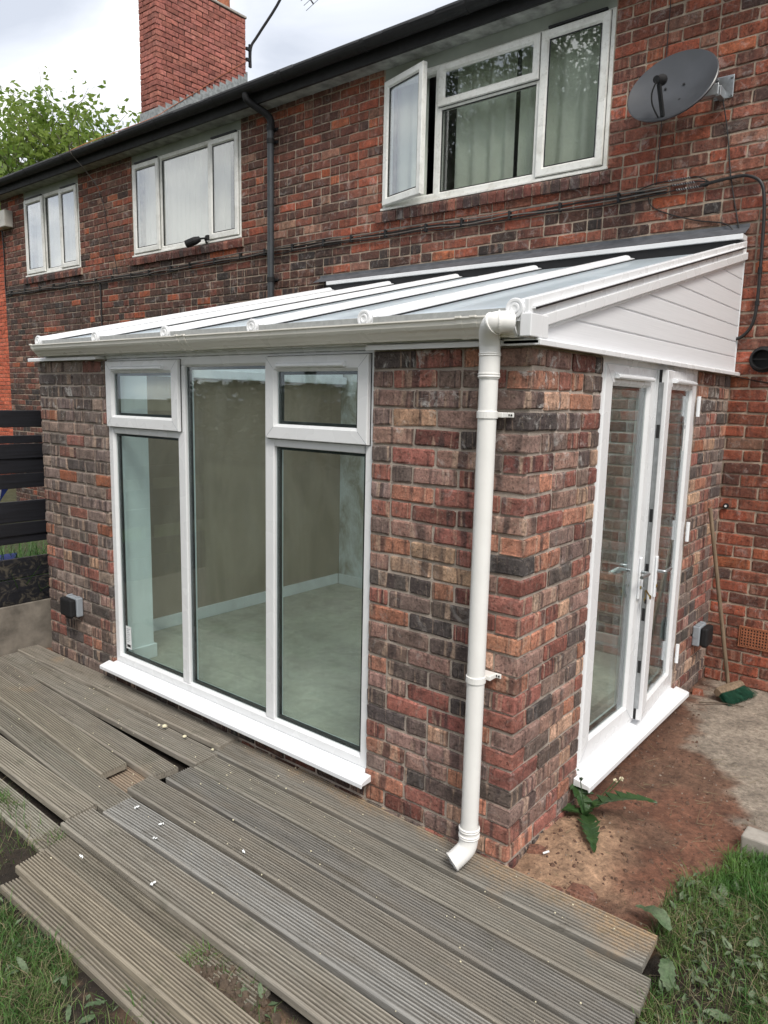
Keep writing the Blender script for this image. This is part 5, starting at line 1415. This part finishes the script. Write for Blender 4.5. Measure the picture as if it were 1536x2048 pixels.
def wall_bits():
    # alarm box far left
    t = thing('alarm_box', 'off-white alarm box on the far left corner of the house', 'alarm box', (-10.4, D, 4.4))
    MB().box(-10.62, -10.26, D-0.13, D-0.002, 4.36, 4.60).build('case', 'alarm_box', t, bevel=0.012)
    MB().box(-10.58, -10.44, D-0.134, D-0.131, 4.46, 4.48).build('badge', 'dark_grey_pipe', t)
    # floodlight / camera on the middle sill
    t = thing('security_camera', 'small black security camera standing on the middle brick sill', 'camera', (-5.68, D-0.04, 3.60))
    m_ = MB(); m_.tube([(-5.60, D-0.02, 3.61), (-5.60, D-0.05, 3.66), (-5.66, D-0.075, 3.655)], 0.012, 8); m_.build('bracket', 'black_plastic', t, smooth=True)
    m_ = MB(); m_.tube([(-5.66, D-0.07, 3.655), (-5.71, D-0.10, 3.635), (-5.80, D-0.15, 3.60)], [0.03, 0.045, 0.042], 12); m_.build('body', 'black_plastic', t)
    m_ = MB(); m_.tube([(-5.585, D-0.03, 3.665), (-5.56, D-0.03, 3.665)], 0.03, 12); m_.build('sensor', 'black_plastic', t)
    m_ = MB(); m_.tube([(-5.742, D-0.118, 3.66), (-5.742, D-0.12, 3.667)], 0.007, 8); m_.build('led', 'paper', t)
    # extractor outlet, air brick, small round fixing
    t = thing('extractor_outlet', 'black round extractor outlet on the house wall beside the gable', 'vent', (0.185, D, 2.24))
    c = Vector((0.190, D, 2.235)); N = 24
    m_ = MB(); m_.sweep([[c+Vector((rr*math.cos(2*PI*j/N), -o_, rr*math.sin(2*PI*j/N))) for j in range(N)] for rr, o_ in ((0.085, 0.002), (0.085, 0.02), (0.075, 0.022), (0.068, 0.07), (0.060, 0.072), (0.056, 0.01), (0.0, 0.008))], None, True, False)
    m_.build('duct', 'black_plastic', t)
    m_ = MB(); m_.box(c.x-0.056, c.x+0.056, D-0.05, D-0.046, c.z-0.003, c.z+0.003); m_.build('flap', 'black_plastic', t)
    t = thing('air_brick', 'terracotta air brick with a grid of square holes low on the house wall', 'air brick', (0.32, D, 0.30))
    x0, x1, z0, z1 = 0.205, 0.435, 0.285, 0.432
    m_ = MB(); nx, nz = 11, 6
    for i in range(nx+1):
        xx = x0+0.012+(x1-x0-0.024)*i/nx; m_.box(xx-0.0042, xx+0.0042, D-0.010, D+0.02, z0+0.008, z1-0.008)
    for j in range(nz+1):
        zz_ = z0+0.012+(z1-z0-0.024)*j/nz; m_.box(x0+0.008, x1-0.008, D-0.0085, D+0.018, zz_-0.0042, zz_+0.0042)
    m_.build('grid', 'terracotta', t)
    m_ = MB(); m_.T = frameT((0, D, 0), (1,0,0), (0,0,1), (0,-1,0)); m_.rings([(0, 0.0), (0, 0.010), (0.012, 0.010), (0.012, -0.01)], x0, x1, z0, z1); m_.build('rim', 'terracotta', t)
    MB().box(x0+0.002, x1-0.002, D-0.0042, D+0.002, z0+0.002, z1-0.002).build('back', 'gasket', t)
    t = thing('wall_plug', 'small dark round plug with a white screw in the house wall above the broom', 'plug', (0.035, D, 1.26))
    m_ = MB(); m_.tube([(0.045, D-0.001, 1.25), (0.045, D-0.018, 1.25)], 0.018, 12); m_.build('base', 'black_plastic', t)
    m_ = MB(); m_.tube([(0.045, D-0.0182, 1.25), (0.045, D-0.022, 1.25)], 0.008, 10); m_.build('screw', 'paper', t)
wall_bits()

def broom():
    a = Vector((0.215, 2.60, 0.075)); b = Vector((0.036, 2.46, 1.27))
    t = thing('broom', 'wooden broom with green bristles leaning against the far pier', 'broom', (0.25, 2.6, 0.0))
    m_ = MB(); m_.tube([a-(b-a).normalized()*0.02, a, b], [0.013, 0.0135, 0.0125], 12); m_.build('handle', 'old_wood', t, smooth=True)
    # head: wooden block lying on its side, bristles pointing to the right
    ax = Vector((0.30, 0.95, 0.0)).normalized(); out = Vector((0.80, -0.25, -0.50)).normalized(); upv = ax.cross(out)
    c = Vector((0.232, 2.56, 0.062)); mb = MB(); rings = []
    for k in range(9):
        s = (k/8-0.5)*0.28; w_ = 0.030*(1-0.25*abs(k/8-0.5)*2)
        rings.append([c+ax*s+out*p+upv*q for p, q in ((-w_, -0.018), (-w_*0.8, 0.020), (w_*0.7, 0.026), (w_, 0.018), (w_, -0.022), (0, -0.026))])
    mb.sweep(rings, None); mb.build('head', 'old_wood', t, bevel=0.004)
    mb = MB(); r = random.Random(4)
    for k in range(900):
        s = r.uniform(-0.135, 0.135); q = r.uniform(-0.018, 0.018)
        p0 = c+ax*s+out*0.024+upv*q
        d = (out + ax*(s*1.4+r.gauss(0, 0.12)) + upv*(q*9+r.gauss(0, 0.10))).normalized()*r.uniform(0.075, 0.10)
        w_ = ax*0.0013
        e_ = p0+d
        if e_.z < 0.006: e_.z = 0.006+r.uniform(0, .003)
        mb.add([p0-w_, p0+w_, e_+w_, e_-w_], [(0,1,2,3)])
    tag(mb.build('bristles', 'green_bristle', t), kind='stuff')
    m_ = MB(); m_.tube(bez([(0.12, 2.30, 0.012), (0.24, 2.38, 0.016), (0.36, 2.42, 0.013)], 4), 0.004, 6)
    tag(m_.build('stick', 'twig', None, (0.24, 2.38, 0.0)), 'thin dark stick lying on the concrete in front of the broom', 'stick')
broom()

# ================================================================== FENCE, NEIGHBOUR
def fence():
    t = thing('garden_fence', 'black slatted boundary fence on a concrete gravel board at the left', 'fence', (-4.15, 0.6, 0.0))
    y0, y1 = -1.5, 2.72
    zs = [(1.664, 1.787, 0), (1.545, 1.602, 0), (1.436, 1.543, 0.012), (1.325, 1.434, 0), (1.216, 1.323, 0.010), (0.964, 1.122, 0), (0.868, 0.962, 0.012), (0.803, 0.866, 0),
          (0.545, 0.694, 0), (0.352, 0.540, 0.012)]
    r = random.Random(3)
    for z0, z1, o_ in zs:
        j = r.uniform(-0.008, 0.008)
        mb = MB(); mb.add([(-4.128+o_, y0, z0), (-4.104+o_, y0, z0), (-4.104+o_, y0, z1), (-4.128+o_, y0, z1), (-4.128+o_, y1, z0+j), (-4.104+o_, y1, z0+j), (-4.104+o_, y1, z1+j), (-4.128+o_, y1, z1+j)],
                          [(0,1,2,3),(7,6,5,4),(0,4,5,1),(1,5,6,2),(2,6,7,3),(3,7,4,0)])
        mb.build('slat', 'black_wood', t, bevel=0.004)
    MB().box(-4.13, -4.085, y0, y1, -0.2, 0.346).build('gravel_board', 'gravel_board', t, bevel=0.006)
    for y in (-0.95, 0.55, 2.0):
        MB().box(-4.215, -4.130, y-0.04, y+0.04, -0.1, 1.80).build('post', 'black_wood', t, bevel=0.005)
fence()

def neighbour():
    t = thing('neighbouring_house', 'orange-red brick house just visible past the left end of the terrace', 'house', (-13, 5, 0))
    Y = 4.6; X0, X1 = -19.0, -11.6
    MB().box(X0+0.01, X1-0.01, Y+0.01, Y+5, -0.2, 5.2).build('wall', 'mortar_n', t)
    r = random.Random(31); B = []
    for k in range(-2, 64):
        z = k*0.082+0.004
        if z > 5.1: break
        for a, b in course(X0, X1, k % 2, r, 0.1): B.append(mk('F', a, b-a, z, Y, pick(r, PAL_N), r.randrange(14)))
    place(B, t, 'nbrick', 0)
    MB().add([(X0-0.2, Y-0.3, 5.1), (X1+0.2, Y-0.3, 5.1), (X1+0.2, Y+2.6, 6.7), (X0-0.2, Y+2.6, 6.7), (X1+0.2, Y+5.3, 5.1), (X0-0.2, Y+5.3, 5.1)],
             [(0,1,2,3), (3,2,4,5), (1,4,2), (0,3,5)]).build('roof', 'slate', t)
    # ground-floor window with white head
    w = MB().box(-13.6, -12.25, Y-0.02, Y+0.05, 0.9, 1.93).build('window', 'black_plastic', t)
    MB().box(-13.7, -12.15, Y-0.06, Y-0.004, 1.94, 2.06).build('lintel', 'aged_upvc', w)
    # things glimpsed between the slats
    m_ = MB(); N = 14
    t2 = thing('garden_chair', 'folded blue garden chair glimpsed through the fence gap', 'chair', (-4.75, -0.05, 0.0))
    MB().bar((-4.72, -0.25, 0.9), (-4.62, -0.05, 1.24), 0.30, 0.02, (1,0,0)).build('backrest', 'blue_cloth', t2, bevel=0.004)
    MB().bar((-4.78, -0.2, 0.55), (-4.62, 0.1, 0.58), 0.36, 0.025, (0,0,1)).build('seat', 'blue_cloth', t2, bevel=0.004)
    for dx_ in (-0.14, 0.14):
        m_ = MB(); m_.tube([(-4.68+dx_, -0.30, -0.03), (-4.68+dx_, -0.02, 1.18)], 0.011, 8); m_.build('leg', 'aged_upvc', t2, smooth=True)
        m_ = MB(); m_.tube([(-4.68+dx_, 0.18, -0.03), (-4.68+dx_, -0.22, 0.62)], 0.011, 8); m_.build('leg', 'aged_upvc', t2, smooth=True)
neighbour()

# ================================================================== PLANTS
def blades(name, label, pts, mat, hmin, hmax, wmin, wmax, lean=0.6, seed=1, kind='stuff'):
    r = random.Random(seed); V = []; F = []
    for x, y, z in pts:
        h = r.uniform(hmin, hmax); w = r.uniform(wmin, wmax); a = r.uniform(0, 2*PI); l = h*r.uniform(0.15, lean)
        dx_, dy_ = math.cos(a), math.sin(a); px_, py_ = -dy_*w/2, dx_*w/2
        b = len(V)
        V += [(x-px_, y-py_, z-0.004), (x+px_, y+py_, z-0.004), (x+dx_*l*0.35+px_*0.8, y+dy_*l*0.35+py_*0.8, z+h*0.6), (x+dx_*l*0.35-px_*0.8, y+dy_*l*0.35-py_*0.8, z+h*0.6),
              (x+dx_*l, y+dy_*l, z+h*r.uniform(0.75, 1.0))]
        F += [(b, b+1, b+2, b+3), (b+3, b+2, b+4)]
    me = bpy.data.meshes.new(name); me.from_pydata(V, [], F); me.materials.append(M[mat])
    o = bpy.data.objects.new(name, me); COL.objects.link(o); tag(o, label, 'grass', kind=kind); return o
def on_deck(x, y):
    for x0, x1, y0, y1, z, w, *_ in BOARDS:
        if z < -0.028: continue
        if x0-0.005 < x < x1+0.005:
            yb = y0+(y1-y0)*(x-x0)/(x1-x0)
            if yb-w-0.004 < y < yb+0.004: return True
    return False
def lawn():
    r = random.Random(12); gr = []; lu = []; dry = []
    def tryp(x, y, dens):
        g = grass_w(x, y)
        if g < 0.35 or on_deck(x, y): return
        b = bare(x, y)
        if x > 0.4: b *= 0.75
        if r.random() < b*0.92: return
        z = gheight(x, y) if (-5 < x < 2.5 and -3 < y < 3) else -0.045
        q = r.random()
        if x > 0.4 and y > 0.45 and x-0.62 > 0.0 and r.random() < 0.85: lu.append((x, y, z)); return
        if q < 0.16: dry.append((x, y, z))
        elif q < 0.40: lu.append((x, y, z))
        else: gr.append((x, y, z))
    for _ in range(40000): tryp(r.uniform(0.55, 1.55), r.uniform(-0.9, 1.15), 1)
    for _ in range(70000): tryp(r.uniform(-3.2, 0.2), r.uniform(-2.1, -1.02), 1)
    for _ in range(5000): tryp(r.uniform(-0.65, 0.7), r.uniform(-1.5, -1.08), 1)
    for _ in range(7000): tryp(r.uniform(-3.6, -1.6), r.uniform(-1.22, -1.0), 1)
    for _ in range(16000): tryp(r.uniform(-5, 3.5), r.uniform(-4.5, -2.3), 1)
    blades('lawn_grass', 'short trampled grass around the edges of the decking', gr, 'grass_blade', 0.02, 0.06, 0.0018, 0.0038, 1.6, 1)
    blades('fresh_grass', 'brighter green tufts of grass at the lawn edge', lu, 'lush_blade', 0.03, 0.085, 0.002, 0.004, 1.2, 2)
    blades('dry_grass', 'dry straw-coloured grass stalks matted in the lawn', dry, 'dry_straw', 0.02, 0.07, 0.0012, 0.003, 2.4, 3)
    # overgrown strip behind the fence
    nb = [(r.uniform(-5.4, -4.26), r.uniform(-1.6, 2.5), -0.04) for _ in range(5200)]
    blades('neighbour_grass', 'tall bright green weeds growing behind the black fence', nb, 'lush_blade', 0.45, 0.86, 0.006, 0.016, 0.7, 4)
lawn()

def leaf_shape(L, Wd, n=7, wav=0.0, seed=0, serr=0.0):
    """leaf in local coords along +x, curved; returns verts, faces"""
    r = random.Random(seed); V = []; F = []
    for i in range(n+1):
        t = i/n; w = Wd*(math.sin(PI*min(1, t*0.93+0.05))**0.75)*(1-0.25*t)
        if serr and i % 2: w *= (1-serr)
        z = wav*math.sin(t*5+seed)+0.10*L*math.sin(PI*t)
        V += [(L*t, -w/2, z+r.uniform(-1,1)*wav*0.5), (L*t, 0, z-0.06*Wd), (L*t, w/2, z+r.uniform(-1,1)*wav*0.5)]
    for i in range(n):
        for j in range(2): F.append((i*3+j, (i+1)*3+j, (i+1)*3+j+1, i*3+j+1))
    return V, F
def weeds():
    r = random.Random(77)
    meshes = []
    for k in range(6):
        V, F = leaf_shape(0.14, 0.058, 12, 0.012, k, 0.22); me = bpy.data.meshes.new('weed_leaf'); me.from_pydata(V, [], F); me.materials.append(M['weed_leaf']); me.shade_smooth(); meshes.append(me)
    n = 0; tries = 0
    spotsR = []
    while n < 90 and tries < 4000:
        tries += 1
        if n < 62: x, y = r.uniform(0.56, 1.15), r.uniform(-0.7, 0.62)
        else: x, y = r.uniform(-1.9, -0.3), r.uniform(-1.72, -1.30)
        if n >= 84: x, y = r.uniform(-0.55, 0.1), r.uniform(-1.19, -1.09)
        if grass_w(x, y) < 0.3 or on_deck(x, y): continue
        o = bpy.data.objects.new('weed_leaf', meshes[r.randrange(6)]); COL.objects.link(o)
        z = gheight(x, y)+r.uniform(0.012, 0.045)
        o.location = (x, y, z); o.rotation_euler = (r.gauss(0, 0.35), r.gauss(-0.05, 0.22), r.uniform(0, 2*PI)); s = r.uniform(0.22, 0.70) if n < 62 else r.uniform(0.2, 0.5); o.scale = (s, s*r.uniform(0.7, 1.2), s)
        if x > 0: tag(o, 'flat grey-green weed leaf lying in the trampled grass at the right', 'leaf', 'weed leaves in the grass at right')
        else: tag(o, 'small flat weed leaf in the grass at the bottom left', 'leaf', 'weed leaves in the grass at left')
        n += 1
    # the big leaf hanging over the corner of the deck
    for k, (x, y, z, s, a, b, lab) in enumerate(((0.66, 0.03, 0.02, 1.15, 2.75, -0.05, 'broad grey-green leaf flopped over the back right corner of the decking'),
                                             (0.69, -0.10, 0.0, 0.9, -1.2, 0.1, 'broad leaf hanging beside the right end of the decking'))):
        o = bpy.data.objects.new('broad_leaf', meshes[k]); COL.objects.link(o); o.location = (x, y, z); o.rotation_euler = (0.1, b, a); o.scale = (s, s*1.3, s); tag(o, lab, 'leaf')
    # clod of mud and roots by the buried board end
    mb = MB(); rr = random.Random(5)
    for _ in range(420):
        x, y = rr.gauss(-0.40, 0.10), rr.gauss(-1.15, 0.035); s = abs(rr.gauss(0.008, 0.006))+0.003; z = gheight(x, y)+rr.uniform(0, 0.03)
        N = 5; a0 = rr.random()*6
        P = [(x+s*math.cos(a0+2*PI*j/N)*rr.uniform(.6,1.4), y+s*math.sin(a0+2*PI*j/N)*rr.uniform(.6,1.4), z-0.3*s) for j in range(N)]+[(x+.5*s*math.cos(a0+2*PI*j/N), y+.5*s*math.sin(a0+2*PI*j/N), z+s*rr.uniform(.3,.8)) for j in range(N)]
        mb.add(P, [(j, (j+1) % N, N+(j+1) % N, N+j) for j in range(N)]+[tuple(range(N, 2*N))])
    tag(mb.build('mud_clods', 'twig', None), 'dark clods of mud and roots over the end of a sunken board', 'mud', kind='stuff')
weeds()

def dandelion():
    base = Vector((0.085, 0.60, -0.03))
    t = thing('dandelion', 'dandelion with jagged dark leaves and two flower stalks growing by the door sill', 'dandelion', tuple(base))
    def jag(L, Wd, yaw, pitch, droop, seed):
        r = random.Random(seed); n = 16; V = []; F = []
        d = Vector((math.cos(yaw), math.sin(yaw), 0)); s = Vector((-math.sin(yaw), math.cos(yaw), 0)); p = base+Vector((0,0,0.012)); a = pitch
        for i in range(n+1):
            tt = i/n; w = Wd*(0.14+0.86*math.sin(PI*min(1, 0.10+tt*0.88))**1.2)*(1.0 if i % 2 else 0.55)*r.uniform(0.85, 1.1)
            up = Vector((0,0,1))
            sw = d*(-0.35*w if i % 2 else 0.0)
            V += [p - s*(w/2) + up*0.006 + sw, p, p + s*(w/2) + up*0.006 + sw]
            p = p + (d*math.cos(a)+up*math.sin(a))*(L/n); a -= droop/n
        for i in range(n):
            for j in range(2): F.append((i*3+j, (i+1)*3+j, (i+1)*3+j+1, i*3+j+1))
        mb = MB(); mb.add(V, F); mb.build('leaf', 'dandelion_leaf', t)
    jag(0.33, 0.125, rad(150), rad(66), rad(70), 1)
    jag(0.36, 0.115, rad(18), rad(56), rad(70), 2)
    jag(0.33, 0.105, rad(-60), rad(22), rad(40), 3)
    jag(0.22, 0.085, rad(-150), rad(25), rad(50), 4)
    jag(0.13, 0.038, rad(75), rad(50), rad(60), 5)
    jag(0.09, 0.030, rad(-20), rad(30), rad(60), 6)
    for k, (tip, mid) in enumerate((((0.06, 0.58, 0.165), (0.052, 0.60, 0.13)), ((0.20, 0.72, 0.16), (0.15, 0.67, 0.08)), ((0.165, 0.74, 0.13), (0.13, 0.68, 0.07)))):
        tip, mid = Vector(tip), Vector(mid)
        m_ = MB(); m_.tube(bez([base+Vector((0,0,0.01)), mid, tip], 6), 0.0022, 6); m_.build('stalk', 'dandelion_leaf', t, smooth=True)
        mb = MB(); r = random.Random(k)
        for _ in range(40):
            a = r.uniform(0, 2*PI); el = r.uniform(-0.5, 1.2); d = Vector((math.cos(a)*math.cos(el), math.sin(a)*math.cos(el), math.sin(el)))*r.uniform(0.008, 0.013)
            s = d.orthogonal().normalized()*0.0016; mb.add([tip-s, tip+s, tip+d+s, tip+d-s], [(0,1,2,3)])
        mb.build('flower_head', 'dandelion_leaf' if k == 0 else 'bread', t)
dandelion()

def tree(name, label, base, H, crown_c, crown_r, nleaf, leaf_sz, leafmat, seed, nl=26, cat='tree', sparse=0.0, trunk_r=0.22):
    r = random.Random(seed); t = thing(name, label, cat, base)
    base = Vector(base); cc = Vector(crown_c); mb = MB(); tips = []
    fork = base + (cc-base)*0.50; fork.z = base.z + (cc.z-base.z)*0.55
    path = bez([base, base+(fork-base)*0.5+Vector((0.12, 0.05, 0)), fork], 5)
    mb.tube(path, [trunk_r*(1-0.45*i/(len(path)-1)) for i in range(len(path))], 10)
    def branch(p, d, L, rad_, depth):
        n = 5; pts = [p]; dd = d.copy()
        for i in range(n):
            dd = (dd + Vector((r.gauss(0,.16), r.gauss(0,.16), r.gauss(0.05,.12)))).normalized(); pts.append(pts[-1]+dd*L/n)
        mb.tube(pts, [max(0.004, rad_*(1-0.7*i/n)) for i in range(n+1)], 5 if depth else 7, caps=False)
        if depth == 0 or L < 0.35: tips.extend(pts[2:]); return
        for k in range(r.choice((3, 4, 4))):
            q = pts[r.randrange(2, n+1)]; nd = (dd + Vector((r.gauss(0,.65), r.gauss(0,.65), r.gauss(0.1,.5)))).normalized()
            branch(q, nd, L*r.uniform(0.55, 0.78), rad_*0.5, depth-1)
        tips.append(pts[-1])
    for k in range(nl):
        a = 2*PI*k/nl+r.uniform(-.4, .4); el = r.uniform(0.05, 1.25)
        d = Vector((math.cos(a)*math.cos(el), math.sin(a)*math.cos(el), math.sin(el)))
        tgt = cc + Vector((d.x*crown_r[0], d.y*crown_r[1], d.z*crown_r[2]))*r.uniform(0.45, 0.8)
        st = path[r.randrange(len(path)//2, len(path))]
        branch(st, (tgt-st).normalized(), (tgt-st).length*0.62, trunk_r*0.32, 2)
    mb.build('trunk', 'bark', t, smooth=True)
    V = []; F = []
    sel = [p for p in tips if ((p-cc).x/crown_r[0])**2+((p-cc).y/crown_r[1])**2+((p-cc).z/crown_r[2])**2 < 1.15]
    for _ in range(nleaf):
        p = r.choice(sel); q = p + Vector((r.gauss(0,1), r.gauss(0,1), r.gauss(0,0.8)))*leaf_sz*1.35
        d = Vector((r.gauss(0,1), r.gauss(0,1), r.gauss(-0.3,0.7))).normalized(); s = d.orthogonal().normalized(); s.rotate(Matrix.Rotation(r.uniform(0, PI), 3, d)); L = leaf_sz*r.uniform(0.7, 1.3); w = L*0.24
        b = len(V); V += [q, q+d*L*0.5+s*w, q+d*L, q+d*L*0.5-s*w]; F.append((b, b+1, b+2, b+3))
    me = bpy.data.meshes.new('crown'); me.from_pydata(V, [], F); me.materials.append(M[leafmat])
    me.transform(Matrix.Translation(-base)); o = bpy.data.objects.new('crown', me); COL.objects.link(o); o.parent = t
tree('leafy_tree', 'airy tree with fresh light green leaves rising behind the roof at the far left', (-26.6, 12.5, 0), 13, (-26.9, 12.5, 9.6), (5.4, 4.2, 3.1), 17000, 0.27, 'spring_leaf', 5, 34)
tree('garden_tree', 'tall leafy garden tree that shows reflected in the right upstairs window', (-8.2, -9.2, 0), 11, (-8.2, -9.0, 8.0), (4.8, 3.2, 4.4), 36000, 0.15, 'tree_leaf', 9, 26)

def aerial():
    t = thing('tv_aerial', 'thin television aerial on a bent black pole fixed to the chimney', 'aerial', (-8.45, 5.9, 7.4))
    b = Vector((-8.50, 5.92, 7.42))
    mb = MB(); mb.box(-8.53, -8.49, 5.87, 5.95, 7.30, 7.34).box(-8.53, -8.49, 5.87, 5.95, 7.46, 7.50).box(-8.525, -8.495, 5.93, 5.96, 7.22, 7.56); mb.build('bracket', 'black_plastic', t)
    m_ = MB(); m_.tube(bez([(-8.51, 5.96, 7.22), (-8.51, 5.97, 7.52), (-8.42, 6.05, 7.72), (-8.10, 6.25, 8.25), (-7.95, 6.35, 8.75)], 5), 0.022, 8); m_.build('pole', 'black_plastic', t, smooth=True)
    a, c = Vector((-7.98, 6.32, 8.68)), Vector((-7.52, 6.40, 8.05))
    m_ = MB(); m_.tube([a, c], 0.012, 6); m_.build('boom', 'black_plastic', t)
    for k in range(9):
        p = a.lerp(c, k/8); s = Vector((0.16, 0.05, 0.10))*(1 if k < 8 else 1.1)
        m_ = MB(); m_.tube([p-s*0.7, p+s*0.7], 0.005, 5); m_.build('element', 'steel', t)
    m_ = MB(); m_.tube(bez([(-8.512, 5.9, 7.30), (-8.505, 5.3, 6.85), (-8.50, 4.8, 6.45), (-8.49, 4.35, 6.10), (-8.4, 4.0, 5.85), (-8.25, 3.0, 5.25), (-8.2, 2.6, 4.99)], 5), 0.005, 5)
    tag(m_.build('aerial_cable', 'terracotta', None, (-8.5, 5.3, 6.8), smooth=True), 'thin cable slanting down the chimney face from the aerial to the gutter', 'cable')
aerial()

def added_greenery():
    # unseen planting added so the panes mirror less sky
    src = [o for o in bpy.data.objects if o.name == 'garden_tree'][0]
    for k, (x, y, rot, sc, lab) in enumerate(((-14.5, -13.5, 1.9, 0.85, 'leafy tree added out of view at far left to cut sky reflection'),
                                              (-3.2, -15.0, 3.1, 0.95, 'leafy tree added out of view straight across to cut sky reflection'),
                                              (3.6, -14.0, 4.4, 0.9, 'leafy tree added out of view at right to cut sky reflection'))):
        o = src.copy(); COL.objects.link(o); o.location = (x, y, 0); o.rotation_euler = (0, 0, rot); o.scale = (sc, sc, sc); o['label'] = lab
        for c in list(src.children):
            d = c.copy(); COL.objects.link(d); d.parent = o
    r = random.Random(55); V = []; F = []
    for _ in range(16000):
        x = r.uniform(-19, 9); y = -12.2+r.gauss(0, 0.35); h = 2.3+0.35*fbm(x*0.6, 0, 3); z = r.uniform(0, h)
        d = Vector((r.gauss(0,1), r.gauss(0,1), r.gauss(0,.7))).normalized(); s_ = d.orthogonal()*0.07; L = 0.22
        q = Vector((x, y, z)); b = len(V); V += [q, q+d*L*0.5+s_, q+d*L, q+d*L*0.5-s_]; F.append((b, b+1, b+2, b+3))
    me = bpy.data.meshes.new('added_hedge'); me.from_pydata(V, [], F); me.materials.append(M['tree_leaf'])
    o = bpy.data.objects.new('added_hedge', me); COL.objects.link(o); tag(o, 'unseen row of dense green foliage added behind the viewer to cut sky reflection', 'added_hedge', kind='stuff')
added_greenery()

def ground_cover():
    r = random.Random(91); V = []; F = []
    n = 0
    while n < 2600:
        if n < 1500: x, y = r.uniform(0.56, 1.3), r.uniform(-0.8, 0.95)
        else: x, y = r.uniform(-2.6, 0.1), r.uniform(-1.9, -1.05)
        n += 1
        if grass_w(x, y) < 0.3 or on_deck(x, y) or fbm(x*3, y*3, 8.0) < -0.12: continue
        z = gheight(x, y)+r.uniform(0.004, 0.03); L = r.uniform(0.012, 0.045); w = L*r.uniform(0.3, 0.6)
        a = r.uniform(0, 2*PI); el = r.gauss(0.15, 0.4)
        d = Vector((math.cos(a)*math.cos(el), math.sin(a)*math.cos(el), math.sin(el))); sd_ = Vector((-math.sin(a), math.cos(a), r.gauss(0, 0.4))).normalized(); up = d.cross(sd_)
        p = Vector((x, y, z)); b = len(V)
        V += [p, p+d*L*0.45+sd_*w*0.5+up*w*0.15, p+d*L*0.5-up*w*0.1, p+d*L*0.45-sd_*w*0.5+up*w*0.15, p+d*L]
        F += [(b, b+1, b+2), (b, b+2, b+3), (b+1, b+4, b+2), (b+2, b+4, b+3)]
    me = bpy.data.meshes.new('clover'); me.from_pydata(V, [], F); me.materials.append(M['weed_leaf'])
    o = bpy.data.objects.new('clover', me); COL.objects.link(o); tag(o, 'small weed and clover leaves mixed through the grass', 'ground cover', kind='stuff')
ground_cover()

def soil_clods():
    r = random.Random(64); mb = MB()
    for _ in range(1100):
        x = r.uniform(0.0, 0.85); y = r.uniform(-0.0, 2.3)
        edge = np.interp(y, [0.2, 0.9, 1.3, 1.9, 2.3, 2.9], [1.6, 0.95, 0.50, 0.16, 0.09, 0.05])
        if grass_w(x, y) > 0.5 or x > edge+0.05: continue
        s = abs(r.gauss(0.0, 0.0045))+0.0015; z = gheight(x, y); N = 6; a0 = r.random()*6
        P = [(x+s*math.cos(a0+2*PI*j/N)*r.uniform(.6,1.5), y+s*math.sin(a0+2*PI*j/N)*r.uniform(.6,1.5), z-0.002) for j in range(N)] + \
            [(x+0.6*s*math.cos(a0+2*PI*j/N)*r.uniform(.6,1.3), y+0.6*s*math.sin(a0+2*PI*j/N)*r.uniform(.6,1.3), z+s*r.uniform(.3,.9)) for j in range(N)]
        mb.add(P, [(j, (j+1) % N, N+(j+1) % N, N+j) for j in range(N)] + [tuple(range(N, 2*N))])
    tag(mb.build('soil_clods', 'red_clod', None), 'crumbs of reddish soil scattered beside the door sill and corner pier', 'soil', kind='stuff')
    # dead stalks and twigs lying about
    mb = MB()
    for _ in range(240):
        x = r.uniform(0.02, 1.2); y = r.uniform(-0.6, 1.6)
        if on_deck(x, y): continue
        z = gheight(x, y)+(0.03 if grass_w(x, y) > 0.5 else 0.003); a = r.uniform(0, PI); L = r.uniform(0.02, 0.09); w = 0.0011
        d = Vector((math.cos(a), math.sin(a), r.gauss(0, 0.12)))*L; p = Vector((x, y, z)); sd_ = Vector((-math.sin(a), math.cos(a), 0))*w
        mb.add([p-sd_, p+sd_, p+d+sd_*0.6, p+d-sd_*0.6, p+Vector((0,0,0.0015)), p+d+Vector((0,0,0.001))], [(0,1,2,3), (0,3,5,4), (1,4,5,2)])
    tag(mb.build('dead_stalks', 'dry_straw', None), 'dead stalks and bits of straw lying on the soil and grass', 'straw', kind='stuff')
soil_clods()
